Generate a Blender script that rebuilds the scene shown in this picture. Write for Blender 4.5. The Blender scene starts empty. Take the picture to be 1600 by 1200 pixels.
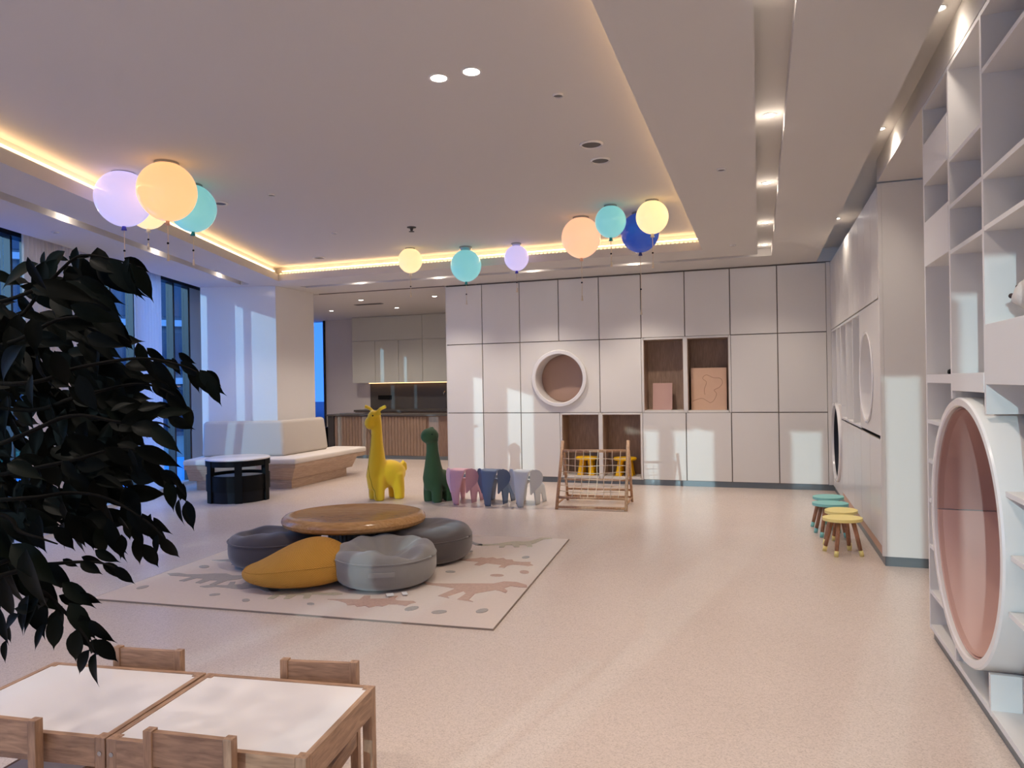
import bpy, bmesh, math, random
from mathutils import Vector, Matrix
from mathutils.bvhtree import BVHTree
from mathutils.geometry import tessellate_polygon
random.seed(7)
sc = bpy.context.scene
col = sc.collection
R = math.radians
PI = math.pi

def L(*c):                       # sRGB 0..255 -> linear
    o = []
    for v in c:
        v /= 255.0
        o.append(v / 12.92 if v <= 0.04045 else ((v + 0.055) / 1.055) ** 2.4)
    return tuple(o)

# ------------------------------------------------------------------ camera
CAMH = 1.46
yw, pt, rl = R(19.08), R(-0.13), R(-0.955)
fw = Vector((-math.sin(yw) * math.cos(pt), math.cos(yw) * math.cos(pt), math.sin(pt)))
r0 = Vector((math.cos(yw), math.sin(yw), 0)); u0 = r0.cross(fw)
rt = r0 * math.cos(rl) + u0 * math.sin(rl); up = -r0 * math.sin(rl) + u0 * math.cos(rl)
cam = bpy.data.objects.new('camera', bpy.data.cameras.new('camera'))
cam.data.sensor_width = 36.0; cam.data.lens = 36.0 * 1118.2 / 1600.0
cam.data.clip_start = 0.02; cam.data.clip_end = 300
M = Matrix((rt, up, -fw)).transposed().to_4x4(); M.translation = (0, 0, CAMH)
cam.matrix_world = M; col.objects.link(cam); sc.camera = cam

# ------------------------------------------------------------------ view, world, sun
sc.view_settings.view_transform = 'Standard'; sc.view_settings.look = 'None'
sc.view_settings.gamma = 1.0; sc.view_settings.use_curve_mapping = False
sc.view_settings.exposure = 0.0
w = bpy.data.worlds.new('world'); sc.world = w; w.use_nodes = True
nt = w.node_tree; bg = nt.nodes['Background']
tc = nt.nodes.new('ShaderNodeTexCoord'); sx = nt.nodes.new('ShaderNodeSeparateXYZ')
rp = nt.nodes.new('ShaderNodeValToRGB')
nt.links.new(tc.outputs['Generated'], sx.inputs[0]); nt.links.new(sx.outputs['Z'], rp.inputs[0])
rp.color_ramp.elements[0].position = 0.0; rp.color_ramp.elements[0].color = (0.30, 0.56, 1.0, 1)
rp.color_ramp.elements[1].position = 0.7; rp.color_ramp.elements[1].color = (0.13, 0.33, 0.95, 1)
nt.links.new(rp.outputs[0], bg.inputs[0]); bg.inputs[1].default_value = 3.0
sd = bpy.data.lights.new('sun', 'SUN'); sd.energy = 1.3; sd.angle = R(0.35); sd.color = (0.74, 0.98, 1.0)
sun = bpy.data.objects.new('sun', sd); col.objects.link(sun)
sun.rotation_euler = Vector((0.21, 1.0, -0.18)).to_track_quat('-Z', 'Y').to_euler()
sun.location = (0, -20, 12)

# ------------------------------------------------------------------ materials
MATS = {}
def mat(name, c, rough=0.5, metal=0.0, var=0.0, vscale=8.0, bump=0.0, bscale=200.0, emit=None, estr=1.0, spec=None, sheen=0.0):
    m = bpy.data.materials.new(name); m.use_nodes = True; n = m.node_tree.nodes; l = m.node_tree.links
    b = n['Principled BSDF']; c = L(*c)
    b.inputs['Base Color'].default_value = (*c, 1); b.inputs['Roughness'].default_value = rough
    b.inputs['Metallic'].default_value = metal
    if spec is not None: b.inputs['Specular IOR Level'].default_value = spec
    if sheen: b.inputs['Sheen Weight'].default_value = sheen
    if var or bump:
        t = n.new('ShaderNodeTexCoord')
    if var:
        no = n.new('ShaderNodeTexNoise'); no.inputs['Scale'].default_value = vscale; no.inputs['Detail'].default_value = 4
        l.new(t.outputs['Object'], no.inputs['Vector'])
        mx = n.new('ShaderNodeMix'); mx.data_type = 'RGBA'
        mx.inputs[6].default_value = (*[max(0, v * (1 - var)) for v in c], 1)
        mx.inputs[7].default_value = (*[min(1, v * (1 + var)) for v in c], 1)
        l.new(no.outputs['Fac'], mx.inputs[0]); l.new(mx.outputs[2], b.inputs['Base Color'])
    if bump:
        n2 = n.new('ShaderNodeTexNoise'); n2.inputs['Scale'].default_value = bscale; n2.inputs['Detail'].default_value = 3
        l.new(t.outputs['Object'], n2.inputs['Vector'])
        bp = n.new('ShaderNodeBump'); bp.inputs['Strength'].default_value = bump; bp.inputs['Distance'].default_value = 0.01
        l.new(n2.outputs['Fac'], bp.inputs['Height']); l.new(bp.outputs[0], b.inputs['Normal'])
    if emit:
        b.inputs['Emission Color'].default_value = (*emit, 1); b.inputs['Emission Strength'].default_value = estr
    MATS[name] = m
    return m

def wood(name, c1, c2, scale=(1, 1, 1), rough=0.45, freq=14.0):
    m = bpy.data.materials.new(name); m.use_nodes = True; n = m.node_tree.nodes; l = m.node_tree.links
    b = n['Principled BSDF']; b.inputs['Roughness'].default_value = rough
    t = n.new('ShaderNodeTexCoord'); mp = n.new('ShaderNodeMapping'); mp.inputs['Scale'].default_value = scale
    l.new(t.outputs['Object'], mp.inputs['Vector'])
    no = n.new('ShaderNodeTexNoise'); no.inputs['Scale'].default_value = freq; no.inputs['Detail'].default_value = 6
    no.inputs['Distortion'].default_value = 0.6
    l.new(mp.outputs[0], no.inputs['Vector'])
    r = n.new('ShaderNodeValToRGB')
    r.color_ramp.elements[0].position = 0.32; r.color_ramp.elements[0].color = (*L(*c1), 1)
    r.color_ramp.elements[1].position = 0.68; r.color_ramp.elements[1].color = (*L(*c2), 1)
    l.new(no.outputs['Fac'], r.inputs[0]); l.new(r.outputs[0], b.inputs['Base Color'])
    MATS[name] = m
    return m

def floor_mat():
    m = bpy.data.materials.new('terrazzo_floor'); m.use_nodes = True; n = m.node_tree.nodes; l = m.node_tree.links
    b = n['Principled BSDF']; t = n.new('ShaderNodeTexCoord')
    v = n.new('ShaderNodeTexVoronoi'); v.inputs['Scale'].default_value = 190
    l.new(t.outputs['Object'], v.inputs['Vector'])
    sp = n.new('ShaderNodeSeparateColor'); l.new(v.outputs['Color'], sp.inputs[0])
    r = n.new('ShaderNodeValToRGB'); e = r.color_ramp.elements
    e[0].position = 0.0; e[0].color = (*L(204, 188, 176), 1)
    e[1].position = 1.0; e[1].color = (*L(230, 214, 203), 1)
    k = e.new(0.25); k.color = (*L(217, 201, 190), 1)
    l.new(sp.outputs[0], r.inputs[0])
    n2 = n.new('ShaderNodeTexNoise'); n2.inputs['Scale'].default_value = 1.3; n2.inputs['Detail'].default_value = 3
    l.new(t.outputs['Object'], n2.inputs['Vector'])
    r2 = n.new('ShaderNodeValToRGB'); r2.color_ramp.elements[0].color = (0.88, 0.87, 0.86, 1); r2.color_ramp.elements[1].color = (1, 1, 1, 1)
    l.new(n2.outputs['Fac'], r2.inputs[0])
    mx = n.new('ShaderNodeMix'); mx.data_type = 'RGBA'; mx.blend_type = 'MULTIPLY'; mx.inputs[0].default_value = 1
    l.new(r.outputs[0], mx.inputs[6]); l.new(r2.outputs[0], mx.inputs[7]); l.new(mx.outputs[2], b.inputs['Base Color'])
    b.inputs['Roughness'].default_value = 0.27; b.inputs['Specular IOR Level'].default_value = 0.5
    MATS['floor'] = m; return m

def emis(name, c, s):
    m = bpy.data.materials.new(name); m.use_nodes = True; n = m.node_tree.nodes
    b = n['Principled BSDF']; b.inputs['Base Color'].default_value = (*[min(1, v) for v in c], 1); b.inputs['Roughness'].default_value = 0.3
    b.inputs['Emission Color'].default_value = (*c, 1); b.inputs['Emission Strength'].default_value = s
    MATS[name] = m; return m

def glass_mat(name, tint, gl=0.08):
    m = bpy.data.materials.new(name); m.use_nodes = True; n = m.node_tree.nodes; l = m.node_tree.links
    n.remove(n['Principled BSDF']); o = n['Material Output']
    t = n.new('ShaderNodeBsdfTransparent'); t.inputs[0].default_value = (*tint, 1)
    g = n.new('ShaderNodeBsdfGlossy'); g.inputs['Roughness'].default_value = 0.02
    mx = n.new('ShaderNodeMixShader'); mx.inputs[0].default_value = gl
    l.new(t.outputs[0], mx.inputs[1]); l.new(g.outputs[0], mx.inputs[2]); l.new(mx.outputs[0], o.inputs[0])
    MATS[name] = m; return m

floor_mat()
mat('panel', (228, 223, 216), 0.28)
mat('groove', (120, 108, 98), 0.6)
mat('wallpaint', (222, 214, 206), 0.6)
mat('ceil', (210, 205, 199), 0.8)
mat('plinth', (120, 128, 132), 0.35, 0.4)
mat('shelfwhite', (228, 225, 222), 0.45)
mat('gloss_white', (232, 228, 225), 0.18)
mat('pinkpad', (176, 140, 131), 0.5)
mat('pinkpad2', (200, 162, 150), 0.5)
mat('pinkback', (178, 146, 130), 0.6)
mat('navy', (28, 34, 48), 0.5)
mat('black', (6, 6, 8), 0.6, spec=0.2)
mat('frame_black', (18, 22, 30), 0.4)
mat('creamfab', (226, 216, 206), 0.8, bump=0.05)
mat('backfab_shaded', (198, 188, 178), 0.8, bump=0.05)  # backrest copy of the cream fabric, its shading put into the colour
mat('curtain', (206, 186, 164), 0.9, var=0.08)
mat('sheer', (214, 214, 214), 0.6)
mat('grey_panel', (200, 200, 198), 0.3)
mat('pouf_dark', (84, 76, 75), 0.85, var=0.18, vscale=6, bump=0.15, sheen=0.5)
mat('pouf_navy', (72, 67, 76), 0.85, var=0.18, vscale=6, bump=0.15, sheen=0.5)
mat('pouf_grey', (138, 134, 130), 0.85, var=0.18, vscale=6, bump=0.15, sheen=0.5)
mat('drum_navy', (12, 14, 22), 0.55, spec=0.25)
mat('strap_grey', (152, 148, 144), 0.8)
mat('pedestal', (128, 124, 118), 0.5)
mat('yellow_plush', (242, 198, 34), 0.9, sheen=0.3, bump=0.1)
mat('green_plush', (48, 72, 42), 0.95, sheen=0.1, bump=0.1)
mat('olive_seam', (120, 96, 10), 0.8)
mat('ele_pink', (226, 172, 186), 0.5)
mat('ele_blue', (104, 122, 152), 0.5)
mat('ele_white', (214, 218, 222), 0.5)
mat('yellow_plastic', (246, 190, 0), 0.35)
mat('teal_paint', (138, 206, 200), 0.45)
mat('yellow_paint', (244, 226, 144), 0.45)
mat('rope', (232, 214, 188), 0.8)
mat('tabletop_white', (240, 234, 232), 0.22)
mat('rug', (223, 208, 198), 0.95, var=0.05, vscale=60, bump=0.4, bscale=400)
mat('rug_edge', (150, 134, 122), 0.95)
mat('rug_grey', (172, 165, 160), 0.95, var=0.2, vscale=50)
mat('rug_tan', (194, 163, 149), 0.95, var=0.2, vscale=50)
mat('rug_olive', (190, 181, 160), 0.95, var=0.2, vscale=50)
mat('tag', (240, 240, 240), 0.7)
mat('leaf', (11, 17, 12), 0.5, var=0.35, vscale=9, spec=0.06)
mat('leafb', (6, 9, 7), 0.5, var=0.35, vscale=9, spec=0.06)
mat('bark', (13, 11, 9), 0.9, spec=0.1)
mat('terracotta', (90, 84, 80), 0.7)
mat('soil', (40, 30, 22), 0.95)
mat('steel', (170, 172, 175), 0.25, 1.0)
mat('darkgrey', (70, 66, 64), 0.5)
mat('vent_grey', (110, 106, 104), 0.6)
mat('stone_dark', (84, 78, 74), 0.3)
mat('kit_cab', (206, 204, 194), 0.4)
mat('pool_blue', (70, 175, 240), 0.5)
mat('ground_grey', (120, 130, 120), 0.9)
mat('bldg', (70, 84, 100), 0.6)
mat('bldg_slab', (150, 165, 180), 0.6)
mat('bldg_glass', (36, 52, 74), 0.12)
mat('hedge', (60, 120, 80), 0.9, var=0.4, vscale=3)
mat('plush_white', (214, 206, 198), 0.95, bump=0.2)
mat('plush_dark', (70, 52, 50), 0.9)
mat('plywood_pink', (206, 168, 158), 0.6)
mat('plywood', (216, 178, 150), 0.55, var=0.06)
mat('pencil', (176, 132, 108), 0.7)
wood('oak_v', (142, 116, 98), (176, 148, 126), (9, 9, 0.5), 0.5)
wood('oak_h', (168, 140, 118), (200, 172, 148), (0.5, 0.5, 9), 0.5)
wood('walnut', (134, 106, 90), (158, 128, 110), (9, 9, 0.4), 0.5)
wood('table_wood', (176, 128, 78), (204, 158, 104), (0.8, 5, 5), 0.22)
wood('pine', (150, 116, 92), (190, 152, 122), (2, 14, 14), 0.5, 6)
wood('pine_y', (150, 116, 92), (190, 152, 122), (14, 2, 14), 0.5, 6)
wood('pine_z', (150, 116, 92), (190, 152, 122), (14, 14, 2), 0.5, 6)
wood('ladder_wood', (164, 120, 88), (206, 164, 128), (8, 8, 2), 0.5)
wood('leg_wood', (140, 92, 66), (184, 134, 100), (10, 10, 1.5), 0.45)
glass_mat('glass', (0.74, 0.88, 1.0), 0.07)
glass_mat('glass_blue', (0.32, 0.50, 0.78), 0.07)
glass_mat('glass_clear', (0.93, 0.97, 1.0), 0.05)
emis('led_warm', (1.0, 0.67, 0.36), 11.0)
emis('led_bead', (1.0, 0.80, 0.45), 1.3)
emis('led_under', (1.0, 0.55, 0.25), 3.0)
emis('lamp_disc', (1.0, 0.90, 0.78), 32.0)

def fabric(name, c, tr=.5):
    m = bpy.data.materials.new(name); m.use_nodes = True; n = m.node_tree.nodes; l = m.node_tree.links
    n.remove(n['Principled BSDF']); d = n.new('ShaderNodeBsdfDiffuse'); t = n.new('ShaderNodeBsdfTranslucent'); mx = n.new('ShaderNodeMixShader')
    d.inputs[0].default_value = t.inputs[0].default_value = (*L(*c), 1); mx.inputs[0].default_value = tr
    l.new(d.outputs[0], mx.inputs[1]); l.new(t.outputs[0], mx.inputs[2]); l.new(mx.outputs[0], n['Material Output'].inputs[0]); MATS[name] = m
fabric('curtain', (244, 222, 196), .45); fabric('sheer', (240, 240, 240), .5)
def knit_mat():
    m = mat('knit', (206, 150, 62), 0.9, var=0.12, vscale=5)
    n = m.node_tree.nodes; l = m.node_tree.links; b = n['Principled BSDF']
    t = n.new('ShaderNodeTexCoord'); sep = n.new('ShaderNodeSeparateXYZ'); l.new(t.outputs['Object'], sep.inputs[0])
    def sn(sock, f):
        a = n.new('ShaderNodeMath'); a.operation = 'MULTIPLY'; a.inputs[1].default_value = f; l.new(sock, a.inputs[0])
        c = n.new('ShaderNodeMath'); c.operation = 'SINE'; l.new(a.outputs[0], c.inputs[0]); return c.outputs[0]
    p = n.new('ShaderNodeMath'); p.operation = 'MULTIPLY'; l.new(sn(sep.outputs['X'], 420), p.inputs[0]); l.new(sn(sep.outputs['Z'], 520), p.inputs[1])
    bp = n.new('ShaderNodeBump'); bp.inputs['Strength'].default_value = 0.5; bp.inputs['Distance'].default_value = 0.006
    l.new(p.outputs[0], bp.inputs['Height']); l.new(bp.outputs[0], b.inputs['Normal'])
knit_mat()

# ------------------------------------------------------------------ mesh helpers
def bx(bm, x0, x1, y0, y1, z0, z1, bev=0.0):
    mtx = Matrix.Translation(((x0 + x1) / 2, (y0 + y1) / 2, (z0 + z1) / 2)) @ Matrix.Diagonal((abs(x1 - x0), abs(y1 - y0), abs(z1 - z0), 1))
    r = bmesh.ops.create_cube(bm, size=1, matrix=mtx)
    if bev:
        es = list({e for v in r['verts'] for e in v.link_edges})
        bmesh.ops.bevel(bm, geom=es, offset=bev, segments=2, affect='EDGES', profile=0.6)
    return bm
def prism(bm, pts, z0, z1):
    a = [bm.verts.new((p[0], p[1], z0)) for p in pts]; b = [bm.verts.new((p[0], p[1], z1)) for p in pts]
    n = len(pts)
    bm.faces.new(a[::-1]); bm.faces.new(b)
    for i in range(n): bm.faces.new((a[i], a[(i + 1) % n], b[(i + 1) % n], b[i]))
    return bm
def cone(bm, p0, p1, r0_, r1_, n=16, caps=True):
    p0, p1 = Vector(p0), Vector(p1); d = p1 - p0
    q = d.to_track_quat('Z', 'Y').to_matrix().to_4x4(); q.translation = (p0 + p1) / 2
    bmesh.ops.create_cone(bm, cap_ends=caps, segments=n, radius1=r0_, radius2=r1_, depth=d.length, matrix=q)
    return bm
def tube(bm, pts, r, n=8):
    pts = [Vector(p) for p in pts]; rs = r if isinstance(r, (list, tuple)) else [r] * len(pts)
    rings = []; nrm = None
    for i, p in enumerate(pts):
        t = (pts[min(i + 1, len(pts) - 1)] - pts[max(i - 1, 0)]).normalized()
        if nrm is None:
            nrm = t.orthogonal().normalized()
        nrm = (nrm - t * nrm.dot(t)).normalized(); bi = t.cross(nrm)
        rings.append([bm.verts.new(p + (nrm * math.cos(2 * PI * k / n) + bi * math.sin(2 * PI * k / n)) * rs[i]) for k in range(n)])
    for a, b in zip(rings, rings[1:]):
        for k in range(n): bm.faces.new((a[k], a[(k + 1) % n], b[(k + 1) % n], b[k]))
    bm.faces.new(rings[0][::-1]); bm.faces.new(rings[-1])
    return bm
def lathe(bm, prof, n=32, c=(0, 0)):
    rings = []
    for r, z in prof:
        rings.append([bm.verts.new((c[0] + r * math.cos(2 * PI * k / n), c[1] + r * math.sin(2 * PI * k / n), z)) for k in range(n)] if r > 1e-6 else [bm.verts.new((c[0], c[1], z))])
    for a, b in zip(rings, rings[1:]):
        for k in range(n):
            k2 = (k + 1) % n
            if len(a) == 1 and len(b) == 1: continue
            if len(a) == 1: bm.faces.new((a[0], b[k2], b[k]))
            elif len(b) == 1: bm.faces.new((a[k], a[k2], b[0]))
            else: bm.faces.new((a[k], a[k2], b[k2], b[k]))
    return bm
def ball(bm, c, r, s=(1, 1, 1), u=20, v=14, rot=None):
    mtx = Matrix.Translation(c) @ (rot.to_4x4() if rot else Matrix.Identity(4)) @ Matrix.Diagonal((r * s[0], r * s[1], r * s[2], 1))
    bmesh.ops.create_uvsphere(bm, u_segments=u, v_segments=v, radius=1, matrix=mtx)
    return bm
def NB(): return bmesh.new()
def mesh_of(name, bm, m, smooth=False):
    bmesh.ops.recalc_face_normals(bm, faces=bm.faces)
    me = bpy.data.meshes.new(name); bm.to_mesh(me); bm.free()
    me.materials.append(MATS[m])
    if smooth:
        for p in me.polygons: p.use_smooth = True
        if smooth == 'auto':
            try: me.set_sharp_from_angle(angle=R(35))
            except Exception: pass
    return me
def obj(name, bm, m, parent=None, smooth=False, loc=None, rot=None):
    o = bpy.data.objects.new(name, mesh_of(name, bm, m, smooth) if isinstance(bm, bmesh.types.BMesh) else bm)
    col.objects.link(o)
    if parent: o.parent = parent
    if loc: o.location = loc
    if rot: o.rotation_euler = rot
    return o
def tag(o, label, cat, group=None):
    o['label'] = label; o['category'] = cat
    if group: o['group'] = group
    return o
def thing(name, label, cat, loc=(0, 0, 0), rz=0, group=None):
    o = bpy.data.objects.new(name, None); o.empty_display_size = 0.1; col.objects.link(o)
    o.location = loc; o.rotation_euler = (0, 0, rz)
    return tag(o, label, cat, group)
def struct(name, bm, m, parent=None, smooth=False):
    o = obj(name, bm, m, parent, smooth)
    if not parent: o['kind'] = 'structure'
    return o
def dup(root, loc, rz, label=None):
    r = root.copy(); col.objects.link(r); r.location = loc; r.rotation_euler = (0, 0, rz)
    if label: r['label'] = label
    for ch in list(root.children):
        c = ch.copy(); col.objects.link(c); c.parent = r
        for g in list(ch.children):
            d = g.copy(); col.objects.link(d); d.parent = c
    return r
def at(x, y, D):                 # point at depth D along the view axis
    return Vector((0, 0, CAMH)) + (fw + rt * ((x - 800) / 1118.2) - up * ((y - 600) / 1118.2)) * D
def circle_hole_panel(bm, u0_, u1, v0, v1, cu, cv, r, f, t0, t1, n=48):
    # rectangular panel with a round hole; f(u, v, t) maps to 3D
    outer = []; inner = []
    angs = sorted([2 * PI * k / n for k in range(n)] + [math.atan2(y_ - cv, x_ - cu) % (2 * PI) for x_ in (u0_, u1) for y_ in (v0, v1)])
    n = len(angs)
    for a in angs:
        dx, dy = math.cos(a), math.sin(a)
        s = min([((u1 - cu) / dx if dx > 0 else (u0_ - cu) / dx) if abs(dx) > 1e-9 else 1e9, ((v1 - cv) / dy if dy > 0 else (v0 - cv) / dy) if abs(dy) > 1e-9 else 1e9])
        outer.append((cu + dx * s, cv + dy * s)); inner.append((cu + dx * r, cv + dy * r))
    vs = [[bm.verts.new(f(*p, t)) for p in ring] for t in (t0, t1) for ring in (outer, inner)]
    for k in range(n):
        q = (k + 1) % n
        bm.faces.new((vs[0][k], vs[0][q], vs[1][q], vs[1][k])); bm.faces.new((vs[2][k], vs[3][k], vs[3][q], vs[2][q]))
        bm.faces.new((vs[1][k], vs[1][q], vs[3][q], vs[3][k])); bm.faces.new((vs[0][k], vs[2][k], vs[2][q], vs[0][q]))
    return bm
def ring_prof(bm, prof, f, n=64, a0=0.0, a1=2 * PI, closed=True):
    # revolve (r, t) profile about an axis; f(cos*r, sin*r, t)
    cnt = n if closed else n + 1
    rings = []
    for r, t in prof:
        rings.append([bm.verts.new(f(r * math.cos(a0 + (a1 - a0) * k / n), r * math.sin(a0 + (a1 - a0) * k / n), t)) for k in range(cnt)])
    for a, b in zip(rings, rings[1:]):
        for k in range(n):
            q = (k + 1) % cnt
            bm.faces.new((a[k], a[q], b[q], b[k]))
    return bm

# ------------------------------------------------------------------ key dimensions
ZC, ZU, ZS = 2.95, 3.16, 3.04          # lower ceiling, raised ceiling, slot top
FS = -0.342                            # the glass facade slants: dX/dY
fe = Vector((-0.3236, 0.9462, 0)); fn = Vector((-0.9462, -0.3236, 0)); fo = Vector((-6.512, 4.644, 0))
def F(u, off, z=0.0): return fo + fe * u + fn * off + Vector((0, 0, z))
def fx(Y, off=0.0): # X on the facade line for a given Y and offset
    p = fo + fn * off
    return p.x + FS * (Y - p.y)
YB = 10.0; XW = 0.875; YN = -2.2
def fbox(bm, u0_, u1, o0, o1, z0, z1):
    return prism(bm, [F(u0_, o0), F(u1, o0), F(u1, o1), F(u0_, o1)], z0, z1)

# ------------------------------------------------------------------ room shell
struct('floor', prism(NB(), [(fx(YN, .5), YN), (1.9, YN), (1.9, 14.4), (fx(14.4, .5), 14.4)], -0.12, 0.0), 'floor')
cx = lambda Y: -6.42 - 0.342 * (Y - 8.5)          # left rim of the raised ceiling
lx = lambda Y: -5.80 - 0.345 * (Y - 4.70)         # left light slot, window side
CB, CR, CN = 8.52, -0.60, -1.3
b = NB()
def slab(pts, z0=ZC, z1=ZU): prism(b, pts, z0, z1)
LW = 0.13
slab([(CR + LW, YN), (0, YN), (0, CB + LW), (CR + LW, CB + LW)])
slab([(CR, CN), (CR + LW, CN), (CR + LW, CB + LW), (CR, CB)], ZC, 3.05)
slab([(0.16, YN), (0.715, YN), (0.715, YB), (0.16, YB)])
slab([(cx(CB) - LW, CB + LW), (0.0, CB + LW), (0.0, 9.11), (cx(CB) - LW, 9.11)])
slab([(cx(CB), CB), (CR, CB), (CR + LW, CB + LW), (cx(CB) - LW, CB + LW)], ZC, 3.05)
slab([(-7.4, 9.27), (0.16, 9.27), (0.16, 10.02), (-7.4, 10.02)])
slab([(-7.4, 9.11), (-6.5, 9.11), (-6.5, 9.27), (-7.4, 9.27)])
slab([(cx(CN), CN), (cx(CB), CB), (cx(CB) - LW, CB + LW), (cx(CN) - LW, CN)], ZC, 3.05)
slab([(cx(YN) - LW, YN), (CR + LW, YN), (CR + LW, CN), (cx(CN) - LW, CN)])
slab([(lx(YN) + .16, YN), (cx(YN) - LW, YN), (cx(CB) - LW, CB + LW), (cx(CB) - LW, 9.11), (-6.62, 9.11), (lx(8.6) + .16, 8.6)])
slab([(lx(8.6), 8.6), (lx(8.6) + .16, 8.6), (-6.62, 9.11), (-7.4, 9.11), (-7.4, 8.6)])
slab([(fx(YN), YN), (lx(YN), YN), (lx(8.6), 8.6), (fx(8.6), 8.6)])
slab([(fx(8.6), 8.6), (-7.4, 8.6), (-7.4, 10.02), (fx(10.02), 10.02)])
slab([(0, YN), (.16, YN), (.16, 9.27), (0, 9.27)], ZS, ZU)
slab([(-6.5, 9.11), (0, 9.11), (0, 9.27), (-6.5, 9.27)], ZS, ZU)
slab([(lx(YN), YN), (lx(YN) + .16, YN), (lx(8.6) + .16, 8.6), (lx(8.6), 8.6)], ZS, ZU)
slab([(.715, YN), (1.9, YN), (1.9, YB), (.715, YB)], 3.12, ZU)
slab([(XW, YN), (1.9, YN), (1.9, 6.13), (XW, 6.13)], ZC, 3.12)
slab([(-4.5, YB + .02), (1.9, YB + .02), (1.9, 14.4), (-4.0, 14.4), (-4.0, 10.72), (-4.5, 10.72)], ZC, ZU)
slab([(fx(14.4, .5), 14.4), (fx(10.02, .5), 10.02), (-4.0, 10.02), (-4.0, 14.4)], ZC - 0.01, ZU)
slab([(fx(YN, .5), YN), (1.9, YN), (1.9, 14.4), (fx(14.4, .5), 14.4)], ZU, ZU + .1)
ceil = struct('ceiling', b, 'ceil')
bead = NB()
k = 0; X = cx(CB) + .03
while X < CR - .02:
    bx(bead, X, X + .028, CB - .006, CB + .01, 3.046, 3.06); X += .05
o = obj('led_bead_strip', bead, 'led_bead', ceil); o['kind'] = 'stuff'
led = NB()
bx(led, cx(CB) + .02, CR, CB + .06, CB + .075, 3.09, 3.10)
bx(led, CR + .06, CR + .075, CN, CB, 3.09, 3.10)
prism(led, [(cx(CN) - .06, CN), (cx(CN) - .075, CN), (cx(CB) - .075, CB), (cx(CB) - .06, CB)], 3.09, 3.10)
obj('led_strip', led, 'led_warm', ceil)
struct('trim_1', bx(NB(), -6.75, -4.52, 9.985, 10.01, ZC - .012, ZC), 'groove')
# right outer wall, back walls, kitchen walls
struct('wall_right', bx(NB(), 1.62, 1.9, YN, 14.4, 0, ZC), 'wallpaint')
struct('wall_back', bx(NB(), -4.505, 1.62, 10.5, 10.7, 0, ZC), 'wallpaint')
struct('wall_kitchen', bx(NB(), -9.40, -4.0, 14.1, 14.4, 0, ZC - .01), 'wallpaint')
struct('window_30', bx(NB(), -10.6, -9.42, 14.2, 14.21, 0, ZC - .01), 'glass_blue')
struct('trim_8', bx(NB(), -9.42, -9.38, 14.06, 14.3, 0, ZC - .01), 'frame_black')
struct('wall_kitchen_right', bx(NB(), -4.0, -3.8, 10.7, 14.4, 0, ZC - .01), 'wallpaint')
# wall behind the camera: unseen piers and full-height windows, spaced to shape the sun patches
edges = [-4.75, -4.12, -3.90, -3.72, -3.16, -2.22, -1.82, -0.88, -0.60, -0.42, -0.16, 1.62]
b = NB()
for i in range(0, len(edges), 2): bx(b, edges[i], edges[i + 1], YN - .2, YN, 0, ZC)
struct('wall_front', b, 'wallpaint')
n_ = 10
for i in range(1, len(edges) - 1, 2):
    struct('window_%d' % n_, bx(NB(), edges[i], edges[i + 1], YN - .11, YN - .10, 0, ZC), 'glass_clear'); n_ += 1
# facade out of frame beside the camera: solid wall added, two glazed openings set for the sun patches
def ufor(Y, off=.37):
    p = fo + fn * off
    return (Y - p.y) / fe.y
b = NB()
ys = [YN - .1, -0.29, 0.63, 1.14, 1.61, 3.9]
for i in range(0, 6, 2): fbox(b, ufor(ys[i]), ufor(ys[i + 1]), .34, .46, 0, 3.16)
struct('wall_left', b, 'wallpaint')
struct('window_20', fbox(NB(), ufor(-.29), ufor(.63), .39, .40, 0, 3.16), 'glass_clear')
struct('window_21', fbox(NB(), ufor(1.14), ufor(1.61), .39, .40, 0, 3.16), 'glass_clear')
# glass facade in view: panes and mullions
panes = [(ufor(3.9), .58), (.61, .86), (.96, 2.31), (2.34, 2.855), (2.885, 3.66), (3.66, 3.95), (4.0, 4.44), (5.2, 5.5)]
n_ = 1
for u0_, u1 in panes:
    wo = struct('window_%d' % n_, fbox(NB(), u0_, u1, .385, .395, 0.05, 3.06), 'glass'); n_ += 1
b = NB()
mulls = [(.58, .61), (.86, .96), (2.31, 2.34), (2.855, 2.885), (3.95, 4.0), (4.44, 4.50)]
struct('wall_kitchen_sky_block', fbox(NB(), 5.5, 10.3, .34, .46, 0, 3.06), 'wallpaint')  # unseen wall, added to keep blue sky light out of the kitchenette
for i, (u0_, u1) in enumerate(mulls): struct('trim_%d' % (i + 10), fbox(NB(), u0_, u1, .32, .42, 0.05, 3.06), 'frame_black')
struct('trim_2', fbox(NB(), ufor(3.9), 10.2, .30, .44, 0.0, 0.05), 'grey_panel')
struct('trim_3', fbox(NB(), ufor(3.9), 10.2, .0, .46, 3.06, 3.16), 'darkgrey')
struct('trim_4', fbox(NB(), ufor(3.9), 10.2, .30, .44, 3.0, 3.06), 'frame_black')
struct('wall_left_panel', fbox(NB(), 4.505, 5.2, .33, .42, 0.0, 3.06), 'grey_panel')

# freestanding wall/column with the bench: one face square to the facade, one along the room
P0 = Vector((-6.78, 8.915, 0)); P1 = P0 + fn * 1.12
struct('column_corner', prism(NB(), [(P0.x, P0.y), (-6.77, 9.86), (-7.95, 9.86), (P1.x, P1.y)], 0, ZC), 'gloss_white')

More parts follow.
